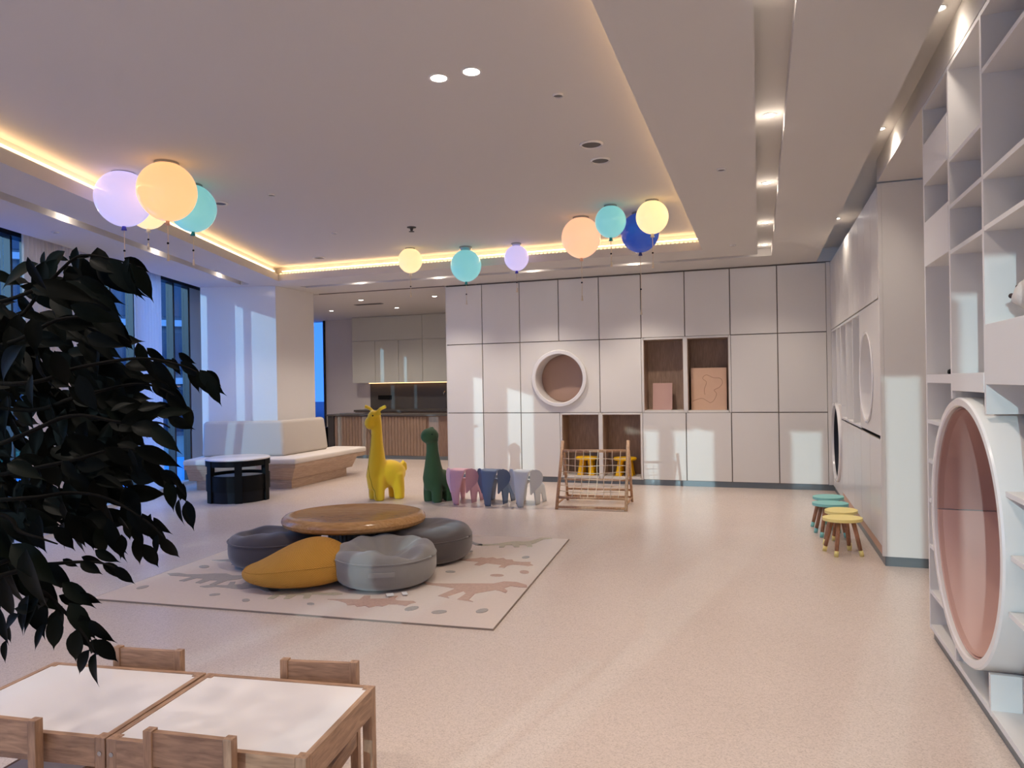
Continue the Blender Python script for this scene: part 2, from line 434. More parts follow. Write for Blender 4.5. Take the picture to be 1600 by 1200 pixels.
# ------------------------------------------------------------------ curtain
b = NB(); n = 150
pts = []
for i in range(n + 1):
    t = i / n; u_ = 0.46 + 1.21 * t
    pts.append((u_, .10 + .028 * math.sin(t * 2 * PI * 22) + .008 * math.sin(t * 71)))
lo = [b.verts.new(F(u_, o_, .015)) for u_, o_ in pts]; hi = [b.verts.new(F(u_, o_, 3.05)) for u_, o_ in pts]
for i in range(n): b.faces.new((lo[i], lo[i + 1], hi[i + 1], hi[i]))
c_ = thing('curtain', 'long beige pleated curtain hanging at the glass facade behind the ficus', 'curtain')
o = obj('fabric', b, 'curtain', c_, True)
obj('rail', fbox(NB(), .40, 1.75, .085, .115, 3.04, 3.06), 'steel', c_)
b = NB(); n = 60; lo = []; hi = []
for i in range(n + 1):
    t_ = i / n; u_ = 2.80 + .70 * t_; o_ = .27 + .012 * math.sin(t_ * 2 * PI * 9)
    lo.append(b.verts.new(F(u_, o_, .06))); hi.append(b.verts.new(F(u_, o_, 3.05)))
for i in range(n): b.faces.new((lo[i], lo[i + 1], hi[i + 1], hi[i]))
c_ = thing('sheer_curtain', 'narrow white sheer curtain hanging between two window mullions', 'curtain')
obj('fabric', b, 'sheer', c_, True)
obj('rail', fbox(NB(), 2.76, 3.54, .255, .285, 3.05, 3.06), 'steel', c_)

# ------------------------------------------------------------------ outside
def ground():
    struct('ground_outside', prism(NB(), [(-60, -40), (fx(-40, .6), -40), (fx(60, .6), 60), (-60, 60)], -.3, -.12), 'ground_grey')
    struct('pool_surface', prism(NB(), [F(-6, .6), F(9, .6), F(9, 4.6), F(-6, 4.6)], -.12, -.04), 'pool_blue')
ground()
def hedge(u0_, u1, off, h, lab):
    b = NB(); rr = random.Random(3)
    t = thing('hedge', lab, 'hedge')
    for i in range(260):
        p = F(rr.uniform(u0_, u1), off + rr.uniform(-.3, .3), rr.uniform(-.05, h))
        bmesh.ops.create_icosphere(b, subdivisions=1, radius=rr.uniform(.10, .22), matrix=Matrix.Translation(p))
    o = obj('foliage', b, 'hedge', t); o['kind'] = 'stuff'
hedge(-2, 9, 5.2, .75, 'clipped green hedge outside beyond the blue surface')
def building(lab, ang, dist, wdt, h, floors, bays, rz):
    c = Vector((-math.sin(R(ang)) * dist, math.cos(R(ang)) * dist, -.2))
    t = thing('office_building', lab, 'building', c, R(rz))
    obj('wall', bx(NB(), -wdt / 2, wdt / 2, 0, 8, 0, h), 'bldg', t)
    fh = h / floors
    wm = mesh_of('window', bx(NB(), -wdt / bays * .42, wdt / bays * .42, -.04, .02, .12 * fh, .84 * fh), 'bldg_glass')
    sm = mesh_of('floor_slab', bx(NB(), -wdt / 2 - .1, wdt / 2 + .1, -.25, .05, -.1, .1), 'bldg_slab')
    for i in range(floors):
        obj('floor_slab', sm, None, t, loc=(0, 0, (i + 1) * fh))
        for j in range(bays): obj('window', wm, None, t, loc=(-wdt / 2 + (j + .5) * wdt / bays, 0, i * fh))
building('tall blue grey office block seen through the glass beside the curtain', 52.5, 26, 11, 17, 9, 8, 50)
building('low dark office block seen through narrow pane by the corner column', 43.5, 36, 9, 4.6, 4, 7, 44)

# ------------------------------------------------------------------ storage wall at the back
cols = [-4.512, -3.919, -3.326, -2.733, -2.140, -1.547, -0.954, -0.361, 0.232, 0.825]
rows = [0.075, 1.009, 2.045, 2.935]
G = .006
def cell(c0, c1, r, label, name='storage_cupboard', group=None):
    t = thing(name, label, 'cupboard', ((cols[c0] + cols[c1]) / 2, YB, rows[r]), 0, group)
    return t, (cols[c1] - cols[c0]) / 2, rows[r + 1] - rows[r]
def plain(c0, r, label, group):
    t, hw, h = cell(c0, c0 + 1, r, label, group=group)
    obj('body', bx(NB(), -hw, hw, .022, .48, 0, h), 'groove', t)
    obj('door', bx(NB(), -hw + G, hw - G, 0, .02, G, h - G, .003), 'panel', t)
TOPL = ['at the kitchenette end', 'second from the kitchenette opening', 'above kitchenette-side half of the round niche', 'above window-far half of the round niche',
        'above the plain door between round and wood niches', 'above the niche with small pink board', 'above the niche with large plywood box', 'second from the room corner', 'in the room corner by the right wall']
for c0 in range(9): plain(c0, 2, 'flat off-white top-row cupboard ' + TOPL[c0], 'top row cupboards of storage wall')
plain(0, 1, 'flat white middle-row cupboard at the kitchenette opening', 'middle row cupboards of storage wall')
plain(1, 1, 'flat white middle-row cupboard directly beside the round niche, kitchenette side', 'middle row cupboards of storage wall')
plain(4, 1, 'flat white middle-row cupboard between round niche and wood-lined niches', 'middle row cupboards of storage wall')
plain(7, 1, 'flat white middle-row cupboard beside the niche with large plywood box', 'middle row cupboards of storage wall')
plain(8, 1, 'flat white middle-row cupboard in the room corner by right wall', 'middle row cupboards of storage wall')
BOTL = {0: 'at the kitchenette end behind the dinosaur', 1: 'behind the toy elephants, second from kitchenette', 2: 'directly beside the yellow stool niches, elephant side', 5: 'directly below the niche with small pink board',
        6: 'directly below the niche with large plywood box', 7: 'second from the room corner', 8: 'with square light patch in the room corner'}
for c0 in BOTL: plain(c0, 0, 'flat white bottom-row cupboard ' + BOTL[c0], 'bottom row cupboards of storage wall')
def niche(c0, r, label, dep=.36):
    t, hw, h = cell(c0, c0 + 1, r, label, 'open_niche')
    w_ = .02
    b = NB()
    bx(b, -hw, -hw + w_ + .008, 0, dep + .02, 0, h); bx(b, hw - w_ - .008, hw, 0, dep + .02, 0, h)
    bx(b, -hw + w_, hw - w_, 0, dep + .02, 0, .03); bx(b, -hw + w_, hw - w_, 0, dep + .02, h - .026, h)
    obj('surround', b, 'panel', t)
    obj('back_panel', bx(NB(), -hw + w_, hw - w_, dep, dep + .02, .03, h - .02), 'oak_v', t)
    lb = NB()
    bx(lb, -hw + .0285, -hw + .036, .012, dep, .03, h - .026); bx(lb, hw - .036, hw - .0285, .012, dep, .03, h - .026)
    bx(lb, -hw + .0285, hw - .0285, .012, dep, h - .034, h - .0265)
    obj('lining', lb, 'oak_v', t)
niche(5, 1, 'wood-lined open niche holding the small pink board')
niche(6, 1, 'wood-lined open niche holding the large plywood box')
niche(3, 0, 'wood-lined floor niche with yellow stool beside the elephants')
niche(4, 0, 'wood-lined floor niche with yellow stool next to white doors')
# round niche
t, hw, h = cell(2, 4, 1, 'double-width white cupboard with round pink niche and raised rim', 'round_niche_cupboard')
cz = 1.505 - rows[1]; RN = .372
fm = lambda u_, v_, d_: Vector((u_, d_, v_))
obj('body', circle_hole_panel(NB(), -hw, hw, 0, h, 0, cz, RN + .01, fm, .022, .05), 'groove', t)
obj('front_panel', circle_hole_panel(NB(), -hw + G, hw - G, G, h - G, 0, cz, RN + .01, fm, 0, .02), 'panel', t)
fr = lambda a, c, d_: Vector((a, d_, cz + c))
obj('rim', ring_prof(NB(), [(RN + .01, .03), (RN + .035, .03), (RN + .038, -.03), (RN + .03, -.042), (RN - .012, -.042), (RN - .02, -.034), (RN - .02, .30), (RN, .30), (RN + .01, .03)], fr), 'gloss_white', t, 'auto')
obj('back_disc', ring_prof(NB(), [(.0005, .285), (.2, .283), (RN - .045, .285), (RN - .022, .297), (RN - .02, .31), (.0005, .31)], fr), 'pinkback', t, 'auto')
struct('baseboard_back', bx(NB(), -4.512, .93, YB + .03, YB + .06, 0, .075), 'plinth')
struct('wall_back_end', bx(NB(), -4.512, -4.50, YB + .0, YB + .5, 0, ZC - .01), 'panel')
struct('trim_5', bx(NB(), -4.512, .875, YB + .02, YB + .5, rows[3], ZC - .0005), 'groove')
struct('trim_6', bx(NB(), .825, XW + .02, YB + .005, YB + .5, .075, rows[3]), 'panel')

# ------------------------------------------------------------------ things in the niches
t = thing('plywood_board', 'small dusty pink board leaning in the wood-lined niche', 'board', (-1.295, YB + .2, rows[1] + .03))
obj('sheet', bx(NB(), -.136, .136, 0, .012, 0, .378, .002), 'plywood_pink', t, rot=(R(-6), 0, 0))
def wiggle(pts, r, m, t, name, y=-.004):
    out = []
    n = len(pts)
    for i in range(n - 1):
        p0, p1, p2, p3 = [Vector((pts[max(0, min(n - 1, j))][0], y, pts[max(0, min(n - 1, j))][1])) for j in (i - 1, i, i + 1, i + 2)]
        for s in range(6):
            u_ = s / 6
            out.append(.5 * ((2 * p1) + (p2 - p0) * u_ + (2 * p0 - 5 * p1 + 4 * p2 - p3) * u_ ** 2 + (3 * p1 - p0 - 3 * p2 + p3) * u_ ** 3))
    return obj(name, tube(NB(), out, r, 6), m, t, True)
t = thing('plywood_box', 'large pale plywood box with a drawn wavy outline in wood-lined niche', 'box', (-.655, YB + .10, rows[1] + .03))
obj('front_sheet', bx(NB(), -.235, .235, 0, .012, 0, .575, .002), 'plywood', t)
obj('box_body', bx(NB(), -.230, .230, .0125, .16, 0, .570), 'plywood', t)
wiggle([(-.22, .12), (-.10, .16), (-.02, .12), (.02, .10), (.07, .14), (.10, .22), (.07, .27), (.14, .31), (.18, .37), (.15, .43), (.06, .44), (-.03, .48), (-.08, .43), (-.03, .38), (-.06, .28), (-.05, .20)], .0025, 'pencil', t, 'drawn_line', -.0005)
def plastic_stool(loc, label):
    t = thing('plastic_stool', label, 'stool', loc)
    obj('seat', lathe(NB(), [(0, .262), (.12, .262), (.155, .258), (.165, .248), (.165, .232), (.155, .222), (0, .220)], 32), 'yellow_plastic', t, 'auto')
    for k in range(4):
        a = R(45 + 90 * k)
        b = NB(); tube(b, [(math.cos(a) * .115, math.sin(a) * .115, 0.0), (math.cos(a) * .100, math.sin(a) * .100, .12), (math.cos(a) * .082, math.sin(a) * .082, .225)], [.046, .038, .036], 14)
        obj('leg', b, 'yellow_plastic', t, 'auto')
    return t
plastic_stool((-2.385, YB + .175, rows[0] + .03), 'yellow plastic stool in floor niche nearest the elephants')
plastic_stool((-1.83, YB + .175, rows[0] + .03), 'yellow plastic stool in floor niche next to plain white doors')

# ------------------------------------------------------------------ right wall, far part (Y 6.12..10)
YP = 6.12
def rbox(bm, y0, y1, z0, z1, x0=XW, x1=XW + .02, bev=0): return bx(bm, x0, x1, y0, y1, z0, z1, bev)
t = thing('wall_cupboard_run', 'run of narrow tall off-white doors high on the right wall', 'cupboard', (0, 0, 0))
obj('body', bx(NB(), XW + .032, 1.62, YP + .032, YB, 2.06, 2.93), 'groove', t)
ye = [10.0, 9.39, 8.95, 8.52, 8.10, 7.70, 7.30, 6.90, 6.50, YP + .02]
for i in range(len(ye) - 1):
    b = NB()
    if i == len(ye) - 2:
        y0, y1, r_ = ye[i + 1] + .02, ye[i] - .004, .05
        pts = [(y1, 2.068), (y1, 2.925), (y0, 2.925)] + [(y0 + r_ - r_ * math.cos(R(a)), 2.068 + r_ - r_ * math.sin(R(a))) for a in range(0, 91, 15)]
        f_ = [b.verts.new((XW, p[0], p[1])) for p in pts]; g_ = [b.verts.new((XW + .02, p[0], p[1])) for p in pts]
        b.faces.new(f_); b.faces.new(g_[::-1])
        for k in range(len(pts)): b.faces.new((f_[k], f_[(k + 1) % len(pts)], g_[(k + 1) % len(pts)], g_[k]))
    else:
        rbox(b, ye[i + 1] + .004, ye[i] - .004, 2.068, 2.925, bev=.002)
    obj('door', b, 'panel', t)
# end panel facing the room, with plinth
t = thing('cabinet_end_panel', 'tall white end panel closing the far right cabinets', 'panel')
obj('sheet', bx(NB(), XW + .0302, 1.62, YP + .002, YP + .018, .075, 2.94), 'panel', t)
obj('corner_post', bx(NB(), XW, XW + .03, YP, YP + .03, .075, 2.94, .004), 'panel', t)
struct('baseboard_right', bx(NB(), XW + .02, 1.62, YP + .015, YB, 0, .075), 'plinth')
# open shelves, middle zone
t = thing('open_shelf_unit', 'tall narrow open white compartments with dividers on right wall', 'shelf')
dv = [9.97, 9.39, 8.955, 8.38, 7.82, 7.285]
for y in dv: obj('divider', rbox(NB(), y - .012, y + .012, 1.135 if y > 8.92 else 1.006, 2.034, XW + .002, XW + .33), 'shelfwhite', t)
obj('back_panel', rbox(NB(), 7.28, YB, 1.135, 2.05, XW + .33, XW + .35), 'shelfwhite', t); obj('back_panel', rbox(NB(), 7.28, 8.91, 1.0, 1.1345, XW + .33, XW + .35), 'shelfwhite', t); obj('bottom_board', rbox(NB(), 8.93, YB, 1.132, 1.1345, XW + .021, XW + .33), 'shelfwhite', t)
obj('divider', rbox(NB(), 8.9105, 8.929, .985, 1.1315, XW + .002, XW + .33), 'shelfwhite', t)
obj('top_board', rbox(NB(), 7.28, YB, 2.035, 2.058, XW + .006, XW + .33), 'shelfwhite', t)
obj('bottom_board', rbox(NB(), 7.28, 8.91, .985, 1.005, XW + .004, XW + .33), 'shelfwhite', t)
# panel with round window
t = thing('round_window_panel', 'white panel with a round opening beside the open compartments', 'panel')
fy = lambda u_, v_, d_: Vector((XW + d_, u_, v_))
obj('panel', circle_hole_panel(NB(), YP + .031, 7.27, 1.0, 2.055, 6.86, 1.455, .385, fy, 0, .02), 'panel', t)
f2 = lambda a, c, d_: Vector((XW + d_, 6.86 + a, 1.455 + c))
obj('rim', ring_prof(NB(), [(.385, .01), (.40, -.005), (.385, -.012), (.372, -.005), (.372, .30), (.385, .30), (.385, .01)], f2), 'gloss_white', t, 'auto')
obj('back_disc', ring_prof(NB(), [(.0005, .29), (.375, .29), (.375, .31), (.0005, .31)], f2), 'shelfwhite', t)
# dark round hole
t = thing('round_tunnel_panel', 'white corner panel with dark round crawl-in hole at floor', 'panel')
obj('panel', circle_hole_panel(NB(), 8.93, YB - .005, .075, 1.13, 9.40, .675, .45, fy, 0, .02), 'panel', t)
f3 = lambda a, c, d_: Vector((XW + d_, 9.40 + a, .675 + c))
obj('rim', ring_prof(NB(), [(.45, .02), (.475, .02), (.475, -.02), (.465, -.03), (.445, -.03), (.44, -.02), (.44, .05), (.45, .05), (.45, .02)], f3), 'gloss_white', t, 'auto')
obj('padding', ring_prof(NB(), [(.44, .0), (.435, .5), (.0005, .5), (.0005, .52), (.445, .52), (.445, .05)], f3), 'navy', t, 'auto')
# lower lockers
ly = [8.92, 8.34, 7.80, 7.276, 6.71, YP + .032]
LOCK = ['low white locker directly beside the dark round hole', 'low white locker second from the dark round hole', 'low white locker in the middle of the right wall run', 'low white locker below the round opening, behind stools', 'low white locker at the tall cabinet end panel']
for i in range(5):
    y1, y0 = ly[i], ly[i + 1]
    t = thing('low_locker', LOCK[i], 'locker', (0, 0, 0), 0, 'low lockers on right wall')
    obj('body', bx(NB(), XW + .025, 1.6, y0, y1, .075, .95), 'vent_grey', t)
    obj('door', rbox(NB(), y0 + .004, y1 - .004, .15, .968, bev=.002), 'panel', t)
    obj('kickboard', rbox(NB(), y0, y1, .075, .148, XW + .006), 'plywood', t)
# small things standing on the lockers
t = thing('toy_cylinder', 'small pale yellow toy standing in open compartment', 'toy', (XW + .1, 7.45, 1.005))
obj('body', lathe(NB(), [(0, 0), (.04, 0), (.045, .02), (.03, .07), (.012, .09), (0, .092)], 16), 'yellow_paint', t, True)

# ------------------------------------------------------------------ near bookcase with the round reading nook
NY, NZ, NR = 3.73, .76, .60
DEP = .40; XB = XW + DEP
ypos = [4.50, 3.955, 3.41, 2.86, 2.30, 1.75]
t = thing('bookcase', 'tall white built-in bookcase with open shelves around pink round nook', 'bookcase')
def ring_at(z, side):
    d = NR * NR - (z - NZ) ** 2
    return NY + side * math.sqrt(d) if d > 0 else None
for i, y in enumerate(ypos):
    th = .012
    if abs(y - NY) < NR:
        hz = math.sqrt(NR ** 2 - (abs(y - NY)) ** 2)
        obj('upright', bx(NB(), XW, XB, y - th, y + th, NZ + hz + .03, 2.945), 'shelfwhite', t)
        obj('upright', bx(NB(), XW, XB, y - th, y + th, .06, NZ - hz - .02), 'shelfwhite', t)
    else:
        obj('upright', bx(NB(), XW, XB, y - th, y + th, .06, 2.945), 'shelfwhite', t)
obj('back_panel', bx(NB(), XB, XB + .02, ypos[-1], 4.5, .06, 2.945), 'shelfwhite', t)
def shelf(y0, y1, z, th=.02):
    obj('shelf', bx(NB(), XW + .001, XB, y0 + .012, y1 - .012, z - th, z), 'shelfwhite', t)
for z in (2.945, 2.734, 2.303, 1.465): shelf(3.955, 4.5, z, .045 if z == 1.465 else .02)
for z in (2.945, 2.50, 2.277, 2.06): shelf(3.41, 3.955, z)
for z in (2.945, 2.707, 2.276, 2.065): shelf(2.86, 3.41, z)
for z in (2.945, 2.50, 2.06, 1.66, 1.42, 1.015, .784, .563): shelf(2.30, 2.86, z)
for z in (2.945, 2.50, 2.06, 1.66, 1.015, .563): shelf(1.75, 2.30, z)
for z in (1.217, 1.0, .783, .53, .278):          # left of the ring
    ya = max(ring_at(z, 1) or 3.955, ring_at(z - .02, 1) or 3.955)
    obj('shelf', bx(NB(), XW + .001, XB, ya + .004, 4.488, z - .02, z), 'shelfwhite', t)
for z in (1.015, .784, .563):                     # right of the ring
    ya = min(ring_at(z, -1), ring_at(z - .02, -1))
    obj('shelf', bx(NB(), XW + .001, XB, 2.872, ya - .004, z - .02, z), 'shelfwhite', t)
shelf(1.75, 4.5, .085, .025)
for y0, y1, z0, z1 in ((3.955, 4.5, 2.505, 2.714), (3.955, 4.5, 2.059, 2.283), (2.86, 3.41, 1.42, 1.664), (3.41, 3.955, 1.385, 1.468)):
    obj('drawer_front', bx(NB(), XW - .002, XW + .30, y0 + .014, y1 - .014, z0, z1, .002), 'shelfwhite', t)
obj('plinth', bx(NB(), XW + .02, XB, 1.74, 4.51, 0, .06), 'plinth', t)
obj('top_rail', bx(NB(), XW + .006, XB, 1.74, 4.51, 2.9455, 2.95), 'groove', t)
t = thing('reading_nook', 'round pink padded reading nook with thick white ring in bookcase', 'nook', (XW, NY, NZ))
fk = lambda a, c, d_: Vector((d_, a, c))
obj('ring', ring_prof(NB(), [(.556, .39), (.556, -.016), (.562, -.022), (.590, -.022), (.597, -.014), (.597, .39), (.556, .39)], fk, 96), 'gloss_white', t, 'auto')
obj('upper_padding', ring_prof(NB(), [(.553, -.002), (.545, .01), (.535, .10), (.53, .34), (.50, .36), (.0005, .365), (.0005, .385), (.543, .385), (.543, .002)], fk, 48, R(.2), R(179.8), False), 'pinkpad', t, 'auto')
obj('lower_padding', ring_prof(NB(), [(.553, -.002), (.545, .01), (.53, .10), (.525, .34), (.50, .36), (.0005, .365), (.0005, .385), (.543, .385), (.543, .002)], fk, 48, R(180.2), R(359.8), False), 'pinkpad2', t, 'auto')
t = thing('small_camera', 'small black gadget lying on bookcase shelf', 'gadget', (XW + .09, 4.33, 1.465))
b = NB(); lathe(b, [(0, 0), (.022, 0), (.026, .008), (.024, .022), (.012, .028), (0, .029)], 16)
obj('body', b, 'black', t, True)
# plush on the shelf
t = thing('plush_toy', 'off-white plush animal toy sitting on bookcase ledge', 'plush toy', (XW + .17, 3.12, 1.664))
b = NB(); ball(b, (0, 0, .075), .085, (1, 1.15, .9)); ball(b, (-.05, .10, .10), .07, (1, 1, .95)); ball(b, (-.09, .13, .09), .03); ball(b, (.02, .13, .16), .025); ball(b, (-.06, .07, .165), .025)
ball(b, (-.08, -.03, .03), .032); ball(b, (-.06, .05, .03), .032)
o = obj('body', b, 'plush_white', t, True); rm = o.modifiers.new('r', 'REMESH'); rm.mode = 'VOXEL'; rm.voxel_size = .008; rm.use_smooth_shade = True
b = NB(); ball(b, (-.115, .145, .10), .010); ball(b, (-.105, .105, .13), .008); ball(b, (-.075, .165, .125), .008)
obj('eyes_and_nose', b, 'plush_dark', t, True)

# ------------------------------------------------------------------ kitchenette
t = thing('kitchen_wall_cabinets', 'grey-white kitchenette wall cabinets above the dark splashback', 'cabinet', (0, 0, 0))
obj('body', bx(NB(), -8.47, -4.6, 13.77, 14.1, 1.50, ZC - .012), 'kit_cab', t)
xs = [-8.47, -7.90, -7.33, -6.76, -6.19, -5.62, -5.05, -4.6]
for i in range(7):
    obj('door', bx(NB(), xs[i] + .004, xs[i + 1] - .004, 13.75, 13.769, 1.50, 2.41), 'kit_cab', t)
for x0, x1 in ((-8.47, -6.76), (-6.76, -5.05), (-5.05, -4.6)):
    obj('upper_panel', bx(NB(), x0 + .004, x1 - .004, 13.75, 13.769, 2.418, 2.93), 'kit_cab', t)
obj('under_light', bx(NB(), -8.2, -4.7, 13.99, 14.03, 1.485, 1.499), 'led_under', t)
struct('trim_7', bx(NB(), -8.22, -4.1, 14.075, 14.099, .92, 1.50), 'stone_dark')
t = thing('socket_strip', 'black power socket strip on the dark splashback', 'socket', (-7.85, 14.075, 1.17))
obj('plate', bx(NB(), -.16, .16, -.03, 0, -.04, .05, .004), 'black', t)
t = thing('kitchen_counter', 'dark stone kitchenette back counter with faucet and cupboards', 'counter', (0, 0, 0))
obj('worktop', bx(NB(), -8.3, -4.1, 13.5, 14.07, .88, .92), 'stone_dark', t)
obj('body', bx(NB(), -8.28, -4.1, 13.53, 14.07, 0, .879), 'walnut', t)
fa = obj('faucet', tube(NB(), [(-6.30, 13.95, .92), (-6.30, 13.95, 1.22), (-6.30, 13.93, 1.28), (-6.30, 13.87, 1.30), (-6.30, 13.81, 1.27), (-6.30, 13.80, 1.22)], .012, 10), 'steel', t, True)
t = thing('kitchen_island', 'wood-fronted kitchenette island with grey frame and worktop', 'island', (0, 0, 0))
obj('worktop', bx(NB(), -8.28, -4.7, 12.42, 13.1, .84, .875, .003), 'stone_dark', t)
obj('side_frame', bx(NB(), -8.26, -8.12, 12.45, 13.05, 0, .839), 'darkgrey', t)
obj('body', bx(NB(), -8.119, -4.7, 12.50, 13.05, 0, .839), 'walnut', t)
for i in range(30):
    X = -8.11 + i * .068
    obj('slat', bx(NB(), X, X + .060, 12.465, 12.499, .07, .825), 'oak_v', t)
obj('kick_plate', bx(NB(), -8.119, -4.7, 12.47, 12.499, 0, .065), 'plinth', t)
obj('tray', bx(NB(), -8.05, -7.5, 12.55, 12.85, .876, .893, .004), 'steel', t)
t = thing('waste_bin', 'slim black bin standing beside the wood island', 'bin', (-8.38, 12.55, 0))
obj('body', bx(NB(), -.085, .085, -.15, .15, 0, .58, .01), 'black', t); obj('lid', bx(NB(), -.088, .088, -.153, .153, .581, .61, .008), 'black', t)

# ------------------------------------------------------------------ bench wrapped round the column
t = thing('corner_bench', 'cream upholstered bench with wood base wrapped around the corner column', 'bench')
def off_poly(dr, df, ex=0.0, el=0.0):
    # outline of bench: room side X = -6.77 + dr ; facade-square side offset df in -fe direction
    A = Vector((-6.77 + dr, 10.05 + ex, 0))
    # corner: intersection of X = -6.77+dr with line P0 - fe*df + s*fn
    q = P0 - fe * df; s = (-6.77 + dr - q.x) / fn.x; Bc = q + fn * s
    Cc = q + fn * (1.12 + el)
    return A, Bc, Cc
def bench_prism(bm, d0, d1, z0, z1, ex=0.0, el=0.0, in0=.003):
    A0, B0, C0 = off_poly(d0, d0, ex, el); A1, B1, C1 = off_poly(d1, d1, ex, el)
    iA, iB, iC = off_poly(in0, in0, ex, el)
    for (o0, o1) in (((A0, B0, C0), (A1, B1, C1)),):
        lo = [o0[0], o0[1], o0[2], iC, iB, iA]; hi = [o1[0], o1[1], o1[2], iC, iB, iA]
        a = [bm.verts.new((p.x, p.y, z0)) for p in lo]; b_ = [bm.verts.new((p.x, p.y, z1)) for p in hi]
        for q in ((0, 1, 4, 5), (1, 2, 3, 4)):
            bm.faces.new([a[i] for i in q][::-1]); bm.faces.new([b_[i] for i in q])
        for i in range(6): bm.faces.new((a[i], a[(i + 1) % 6], b_[(i + 1) % 6], b_[i]))
    return bm
obj('plinth', bench_prism(NB(), .45, .45, 0, .13, -.02, -.1), 'oak_h', t)
obj('base', bench_prism(NB(), .47, .56, .131, .30, .12, 0), 'oak_h', t)
obj('seat_rail', bench_prism(NB(), .575, .585, .301, .36, .35, .02), 'oak_h', t)
o = obj('seat_cushion', bench_prism(NB(), .60, .60, .361, .44, .36, .03), 'creamfab', t)
bv = o.modifiers.new('b', 'BEVEL'); bv.width = .025; bv.segments = 3
o = obj('backrest', bench_prism(NB(), .20, .13, .441, .955, -.12, -.06, .004), 'backfab_shaded', t)
bv = o.modifiers.new('b', 'BEVEL'); bv.width = .05; bv.segments = 4
for o in t.children:
    if o.name.startswith(('seat_cushion', 'backrest')):
        for p in o.data.polygons: p.use_smooth = True

# ------------------------------------------------------------------ round black toy table/cart
t = thing('round_storage_table', 'round black children table with open windows and white top by bench', 'table', (-6.42, 7.62, 0))
RD, n = .39, 48
def arc(bm, a0, a1, z0, z1, r0_, r1_, seg=16):
    fz = lambda x_, y_, d_: Vector((x_, y_, d_))
    ring_prof(bm, [(r0_, z0), (r1_, z0), (r1_, z1), (r0_, z1), (r0_, z0)], fz, seg, R(a0), R(a1), False)
    fs = []
    return bm
obj('base_ring', arc(NB(), 0, 360, .0, .14, RD - .035, RD - .012, 64), 'drum_navy', t, 'auto')
obj('middle_ring', arc(NB(), 0, 360, .141, .34, RD - .025, RD, 64), 'black', t, 'auto')
obj('top_ring', arc(NB(), 0, 360, .455, .525, RD - .025, RD + .004, 64), 'black', t, 'auto')
for a in (-50, 10, 70, 130, 190, 250):
    ca, sa = math.cos(R(a)), math.sin(R(a))
    b = NB(); bx(b, RD - .03, RD + .012, -.045, .045, 0, .526)
    obj('post', b, 'black', t, rot=(0, 0, R(a)))
obj('top', lathe(NB(), [(0, .527), (RD, .527), (RD + .008, .532), (RD + .008, .545), (RD, .55), (0, .55)], 64), 'tabletop_white', t, 'auto')
obj('inner_shelf', lathe(NB(), [(0, .285), (RD - .03, .285), (RD - .03, .30), (0, .30)], 48), 'shelfwhite', t, 'auto')

# ------------------------------------------------------------------ plush giraffe and dinosaur
def plush(name, label, cat, loc, rz, build, m, vox=.016, extra=None):
    t = thing(name, label, cat, loc, rz)
    b = NB(); build(b)
    o = obj('body', b, m, t, True)
    rm = o.modifiers.new('remesh', 'REMESH'); rm.mode = 'VOXEL'; rm.voxel_size = vox; rm.use_smooth_shade = True
    sm = o.modifiers.new('smooth', 'SMOOTH'); sm.factor = .5; sm.iterations = 6
    return t, o
def seam(t, body, pts, r, m):
    dg = bpy.context.evaluated_depsgraph_get(); ev = body.evaluated_get(dg); me = ev.to_mesh()
    tree = BVHTree.FromPolygons([v.co.copy() for v in me.vertices], [p.vertices[:] for p in me.polygons])
    ev.to_mesh_clear()
    dense = []
    for p, q in zip(pts, pts[1:]):
        for s in range(8): dense.append(Vector(p).lerp(Vector(q), s / 8))
    dense.append(Vector(pts[-1]))
    sp = []
    for d in dense:
        hit = tree.find_nearest(d)[0]
        if hit is not None: sp.append(hit)
    obj('seam', tube(NB(), sp, r, 6), m, t, True)
def giraffe(b):   # faces -X, local units metres
    ball(b, (.085, 0, .32), 1, (.225, .150, .175), 28, 18)
    tube(b, [(-.065, 0, .14), (-.07, 0, .30), (-.075, 0, .50), (-.072, 0, .72), (-.07, 0, .92), (-.075, 0, 1.04)], [.125, .142, .108, .078, .066, .064], 24)
    ball(b, (-.10, 0, 1.055), .082, (1.05, 1, 1.0))
    ball(b, (-.165, 0, .975), .066, (1, 1.0, 1.22))
    for s in (-1, 1):
        tube(b, [(-.085, s * .080, 0), (-.085, s * .080, .10), (-.075, s * .070, .30)], [.066, .070, .080], 18)
        tube(b, [(.185, s * .085, 0), (.185, s * .085, .10), (.16, s * .07, .32)], [.066, .072, .095], 18)
        tube(b, [(-.085, s * .02, 1.10), (-.085 - s * .035, s * .09, 1.155), (-.085 - s * .075, s * .16, 1.185)], [.022, .024, .027], 12)
        ball(b, (-.04 + s * .02, s * .095, 1.09), .028, (.6, 1.3, .7))
    tube(b, [(.26, 0, .44), (.305, 0, .42), (.315, 0, .34)], [.05, .035, .025], 12)
t, gb = plush('giraffe_toy', 'tall yellow plush giraffe standing on the floor', 'plush toy', (-4.56, 8.08, 0), R(52), giraffe, 'yellow_plush', .014)
bpy.context.view_layer.update()
seam(t, gb, [(-.25, 0, .95), (-.22, 0, .78), (-.24, 0, .56), (-.26, 0, .45), (-.26, -.06, .36), (-.26, -.12, .22), (-.2, -.14, .02)], .0028, 'olive_seam')
seam(t, gb, [(-.26, 0, .45), (-.26, .06, .36), (-.24, .12, .22), (-.2, .14, .02)], .0028, 'olive_seam')
b = NB(); ball(b, (-.145, .062, 1.07), .010); ball(b, (-.145, -.062, 1.07), .010)
obj('eyes', b, 'black', t, True)
